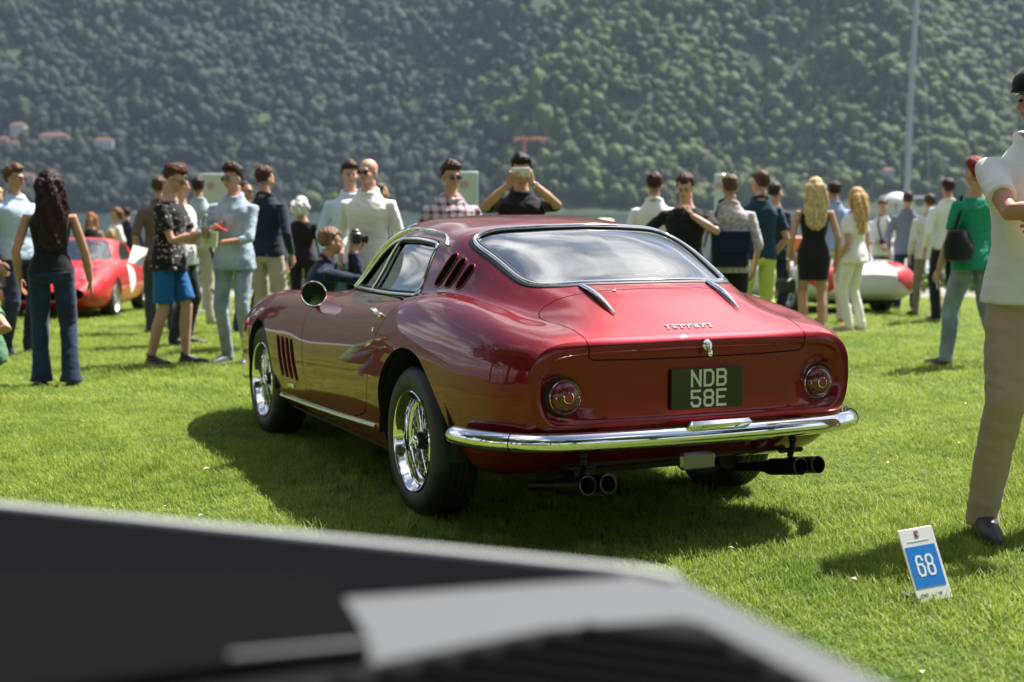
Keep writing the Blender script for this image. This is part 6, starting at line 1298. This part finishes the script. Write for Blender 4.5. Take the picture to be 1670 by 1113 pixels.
# silver open racing car at the right
sp = empty('open_racing_car', (px(1368, 20.4), 20.4, gz(20.4)), R(13)); tag(sp, 'low silver-white open racing car with red tail flashes behind the woman in white', 'car')
PS = [(-1.02, [(0, .34), (.20, .34), (.34, .36), (.42, .42), (.42, .50), (.32, .56), (.18, .58), (0, .59)]), (-.92, [(0, .26), (.34, .26), (.56, .30), (.66, .42), (.64, .56), (.50, .64), (.28, .66), (0, .67)]), (-.70, [(0, .22), (.42, .22), (.68, .27), (.78, .42), (.77, .60), (.62, .71), (.34, .72), (0, .75)]),
      (-.35, [(0, .18), (.46, .18), (.74, .24), (.83, .42), (.82, .62), (.66, .75), (.36, .74), (0, .80)]), (.0, [(0, .16), (.46, .16), (.76, .22), (.85, .42), (.84, .62), (.67, .755), (.38, .74), (0, .80)]), (.45, [(0, .15), (.46, .15), (.76, .21), (.85, .42), (.83, .60), (.68, .71), (.42, .71), (0, .72)]),
      (1.1, [(0, .15), (.46, .15), (.76, .21), (.84, .42), (.82, .58), (.68, .68), (.42, .69), (0, .70)]), (1.7, [(0, .15), (.46, .15), (.76, .21), (.84, .42), (.82, .58), (.67, .69), (.42, .67), (0, .68)]), (2.1, [(0, .16), (.46, .16), (.76, .22), (.84, .42), (.81, .58), (.64, .68), (.40, .62), (0, .62)]), (2.5, [(0, .20), (.40, .20), (.66, .25), (.74, .38), (.70, .50), (.56, .57), (.34, .53), (0, .53)]), (2.78, [(0, .30), (.16, .30), (.30, .31), (.36, .35), (.35, .40), (.28, .43), (.16, .43), (0, .43)])]
ys_ = np.array([s_[0] for s_ in PS]); SS = np.array([s_[1] for s_ in PS]); yn_ = np.linspace(-1.02, 2.78, 110); G_ = pchip(ys_, SS, yn_); G_ = np.swapaxes(pchip(np.arange(8.), np.swapaxes(G_, 0, 1), np.linspace(0, 7, 60)), 0, 1); Q_ = np.stack([G_[..., 0], np.repeat(yn_[:, None], 60, 1), G_[..., 1]], -1); Q_ = gauss(gauss(Q_, 1.5, 0), 1.2, 1); Q_[:, 0, 0] = 0; Q_[:, -1, 0] = 0
caps = [np.tile(Q_[0].mean(0) * (0, 1, 1), (60, 1)) * 1.0]; Gc = np.concatenate([[caps[0]], Q_, [np.tile(Q_[-1].mean(0) * (0, 1, 1), (60, 1))]], 0)
V, F = grid_mesh(Gc); V2 = V * [-1, 1, 1]; F = np.r_[F, F[:, ::-1] + len(V)]; V = np.r_[V, V2]; n_ = np.cross(V[F[:, 1]] - V[F[:, 0]], V[F[:, 2]] - V[F[:, 0]]); key = np.round(V / 1e-4).astype(np.int64); _, idx, inv = np.unique(key, axis=0, return_index=True, return_inverse=True); inv = inv.ravel(); V = V[idx]; F = inv[F]; F = F[(F[:, 0] != F[:, 1]) & (F[:, 1] != F[:, 2]) & (F[:, 0] != F[:, 2])]
n_ = np.cross(V[F[:, 1]] - V[F[:, 0]], V[F[:, 2]] - V[F[:, 0]])
if (n_ * (V[F].mean(1) - [0, 1, .42])).sum() < 0: F = F[:, ::-1]; n_ = -n_
N = np.zeros_like(V)
for k in range(3): np.add.at(N, F[:, k], n_)
N /= np.linalg.norm(N, axis=1)[:, None] + 1e-12; m3 = (V, N, F); T3 = BVHTree.FromPolygons(V.tolist(), F.tolist())
def circ(y, z, r): return [(y + r * math.cos(t), z + r * math.sin(t)) for t in np.linspace(0, 2 * math.pi, 30)[:-1]]
for s in (-1, 1): _, m3 = cut(m3, side_phi(m3, circ(0, .30, .345), s, -1, .5)); _, m3 = cut(m3, side_phi(m3, circ(2.08, .30, .335), s, -1, .5))
_, m3 = cut(m3, top_phi(m3, [(-.46, .55), (-.42, .42), (.42, .42), (.46, .55), (.46, 1.12), (.40, 1.24), (-.40, 1.24), (-.46, 1.12)], .5))
M_silver = paint_mat('silver_white_paint', (.62, .63, .62)); M_flash = paint_mat('red_flash_paint', (.55, .01, .015))
def red_zone(m, s): V = m[0]; return np.where((V[:, 0] * s > .2), np.hypot((V[:, 0] * s - .62) / .24, (V[:, 1] + .88) / .46) * 1.0 - 1 + np.maximum(0, .50 - V[:, 2]) * 6, 1.0)
for s in (-1, 1): rz_, m3 = cut(m3, red_zone(m3, s)); panel('red_flash', rz_, M_flash, sp, .01)
panel('body_shell', m3, M_silver, sp, .02)
b = MB(); b.box((0, .9, .22), (1.05, 3.2, .1)); b.box((0, .80, .30), (.9, .85, .06)); b.build('underbody', M_under, sp)
for sx in (-.22, .22): b = MB(); b.box((sx, .55, .52), (.36, .12, .42), bev=.04); b.box((sx, .75, .36), (.36, .40, .10), bev=.03); b.build('seat', M_tan, sp)
b = MB(); P = [(.46 * math.cos(t), 1.18 + .22 * math.sin(t), .70) for t in np.linspace(.05, math.pi - .05, 16)]; V = P + [(x * .9, y - .10, .88) for x, y, z in P]; b.add(V, [(i, i + 1, 17 + i, 16 + i) for i in range(15)]); b.build('windscreen', M_glass, sp)
b = MB(); b.tube([(.04, -.30, .78), (.06, -.28, .96), (.34, -.25, .96), (.38, -.28, .74)], .018, 8); b.build('roll_bar', M_chrome, sp)
b = MB(); b.box((.18, -.995, .50), (.36, .012, .12), Matrix.Rotation(R(0), 4, 'X')); b.build('number_plate', M_white, sp)
for sx in (-.50, .50): b = MB(); b.lathe([(.045, 0), (.045, .02), (.03, .035), (.0005, .038)], 20, frame((sx, -.93, .47), (sx * .4, -1, 0))); b.build('tail_lamp', M_red_lens, sp)
for x, y in ((-.66, 0), (.66, 0), (-.65, 2.08), (.65, 2.08)): wheel(sp, x, y, -1 if x < 0 else 1, False, .300, simple('silver_disc', (.5, .5, .5), .4, .7), wheel_r=.19)

# ================================================================== the car whose rear deck fills the lower left, just in front of the camera
fc = empty('wedge_car', (.128, 1.239, 0), math.atan2(-.383, .924)); tag(fc, 'silver wedge-shaped sports car with black deck panels, out of focus in the lower left corner', 'car')
# local frame: x runs along the tail edge towards its right corner at the origin, y points back over the tail; z up. deck height:
ZD = .95; M_sil = simple('silver_grey_paint', (.155, .158, .165), .42, .35, spec=.3); M_mat = simple('matt_black_panel', (.007, .007, .0075), .9, spec=0); M_blk = simple('black_slat', (.007, .007, .008), .7, spec=.1)
dk = [(-1.78, .0), (0.0, .0), (.030, -.008), (.31, -.30), (.33, -.36), (.33, -2.6), (-2.1, -2.6), (-2.1, -.36), (-2.08, -.30)]
V = []; F = []; n = len(dk)
for (ins, z) in ((.03, .30), (.0, .36), (-.02, .60), (-.005, .90), (0, .942), (.008, .95)):
    for x, y in dk:
        cx_, cy_ = -.88, -1.3; L = math.hypot(x - cx_, y - cy_); V.append((x - (x - cx_) / L * ins, y - (y - cy_) / L * ins, z))
for k in range(5):
    for j in range(n): F.append((k * n + j, k * n + (j + 1) % n, (k + 1) * n + (j + 1) % n, (k + 1) * n + j))
F.append(tuple(range(n - 1, -1, -1)))
F.append(tuple(5 * n + j for j in range(n)))
fb = mesh_obj('body_shell', V, F, M_sil, fc); autosmooth(fb, 30)
def fpanel(name, poly, z0, z1, mat, parent=fc): b = MB(); b.prism(poly, z0, z1); o = b.build(name, mat, parent, ang=20); md = o.modifiers.new('edge', 'BEVEL'); md.width = .003; md.segments = 2; return o
b = MB(); b.tube([(-1.76, -.012, .951), (-.9, -.010, .952), (-.01, -.014, .952), (.028, -.026, .952)], .006, 10, flat=.8); b.build('edge_trim', simple('bright_trim', (.62, .62, .63), .3, .15), fc)
fpanel('rear_glass_panel', [(-1.74, -.021), (-.020, -.027), (-.215, -.180), (-.248, -.166), (-.50, -.266), (-1.74, -.76)], .9505, .9530, simple('smoked_panel', (.006, .006, .007), .9, spec=0))
fpanel('engine_cover', [(-1.72, -.775), (-.505, -.278), (-.250, -.176), (-.209, -.198), (-.128, -.300), (-.112, -.325), (-.40, -.62), (-.55, -1.1), (-1.72, -1.1)], .9505, .9640, M_mat)
b = MB(); b.tube([(-.185, -.392, .9655), (-.112, -.330, .9655)], .0035, 8); b.build('cover_highlight', M_sil, fc)  # thin silver bar standing in for a highlight along the cover's edge
lv = fpanel('louvre_panel', [(-.105, -.325), (-.026, -.206), (.062, -.142), (.082, -.146), (.190, -.252), (.255, -.36), (.255, -1.1), (-.53, -1.1), (-.385, -.62)], .9505, .9530, M_blk)
for k in range(24):
    yy = -.175 - k * .030; x1 = min(.235, .085 + (-.155 - yy) * 1.05) - .018; x0 = max(-.36, -.035 - (-.200 - yy) * .62) + .040 if yy < -.2 else -.026 + (yy + .206) * 1.375 + .026
    if k == 0 or x1 - x0 < .03: continue
    b = MB(); b.box(((x0 + x1) / 2, yy, .9560), (x1 - x0, .014, .006), bev=.002); b.build('slat', M_mat, lv)
for sx in (-1.62, -.14):
    b = MB(); b.box((sx, .006, .72), (.26, .02, .11), bev=.006); b.build('tail_lamp', M_red_lens, fc)
b = MB(); b.box((-.88, .02, .46), (1.7, .07, .12), bev=.02); b.build('rear_bumper', M_mat, fc)
for x, s in ((.22, 1), (-1.98, -1)):
    for y in (-.80,): wheel(fc, x + .02 * s, y, s, False, .33, M_chrome2, wheel_r=.20)
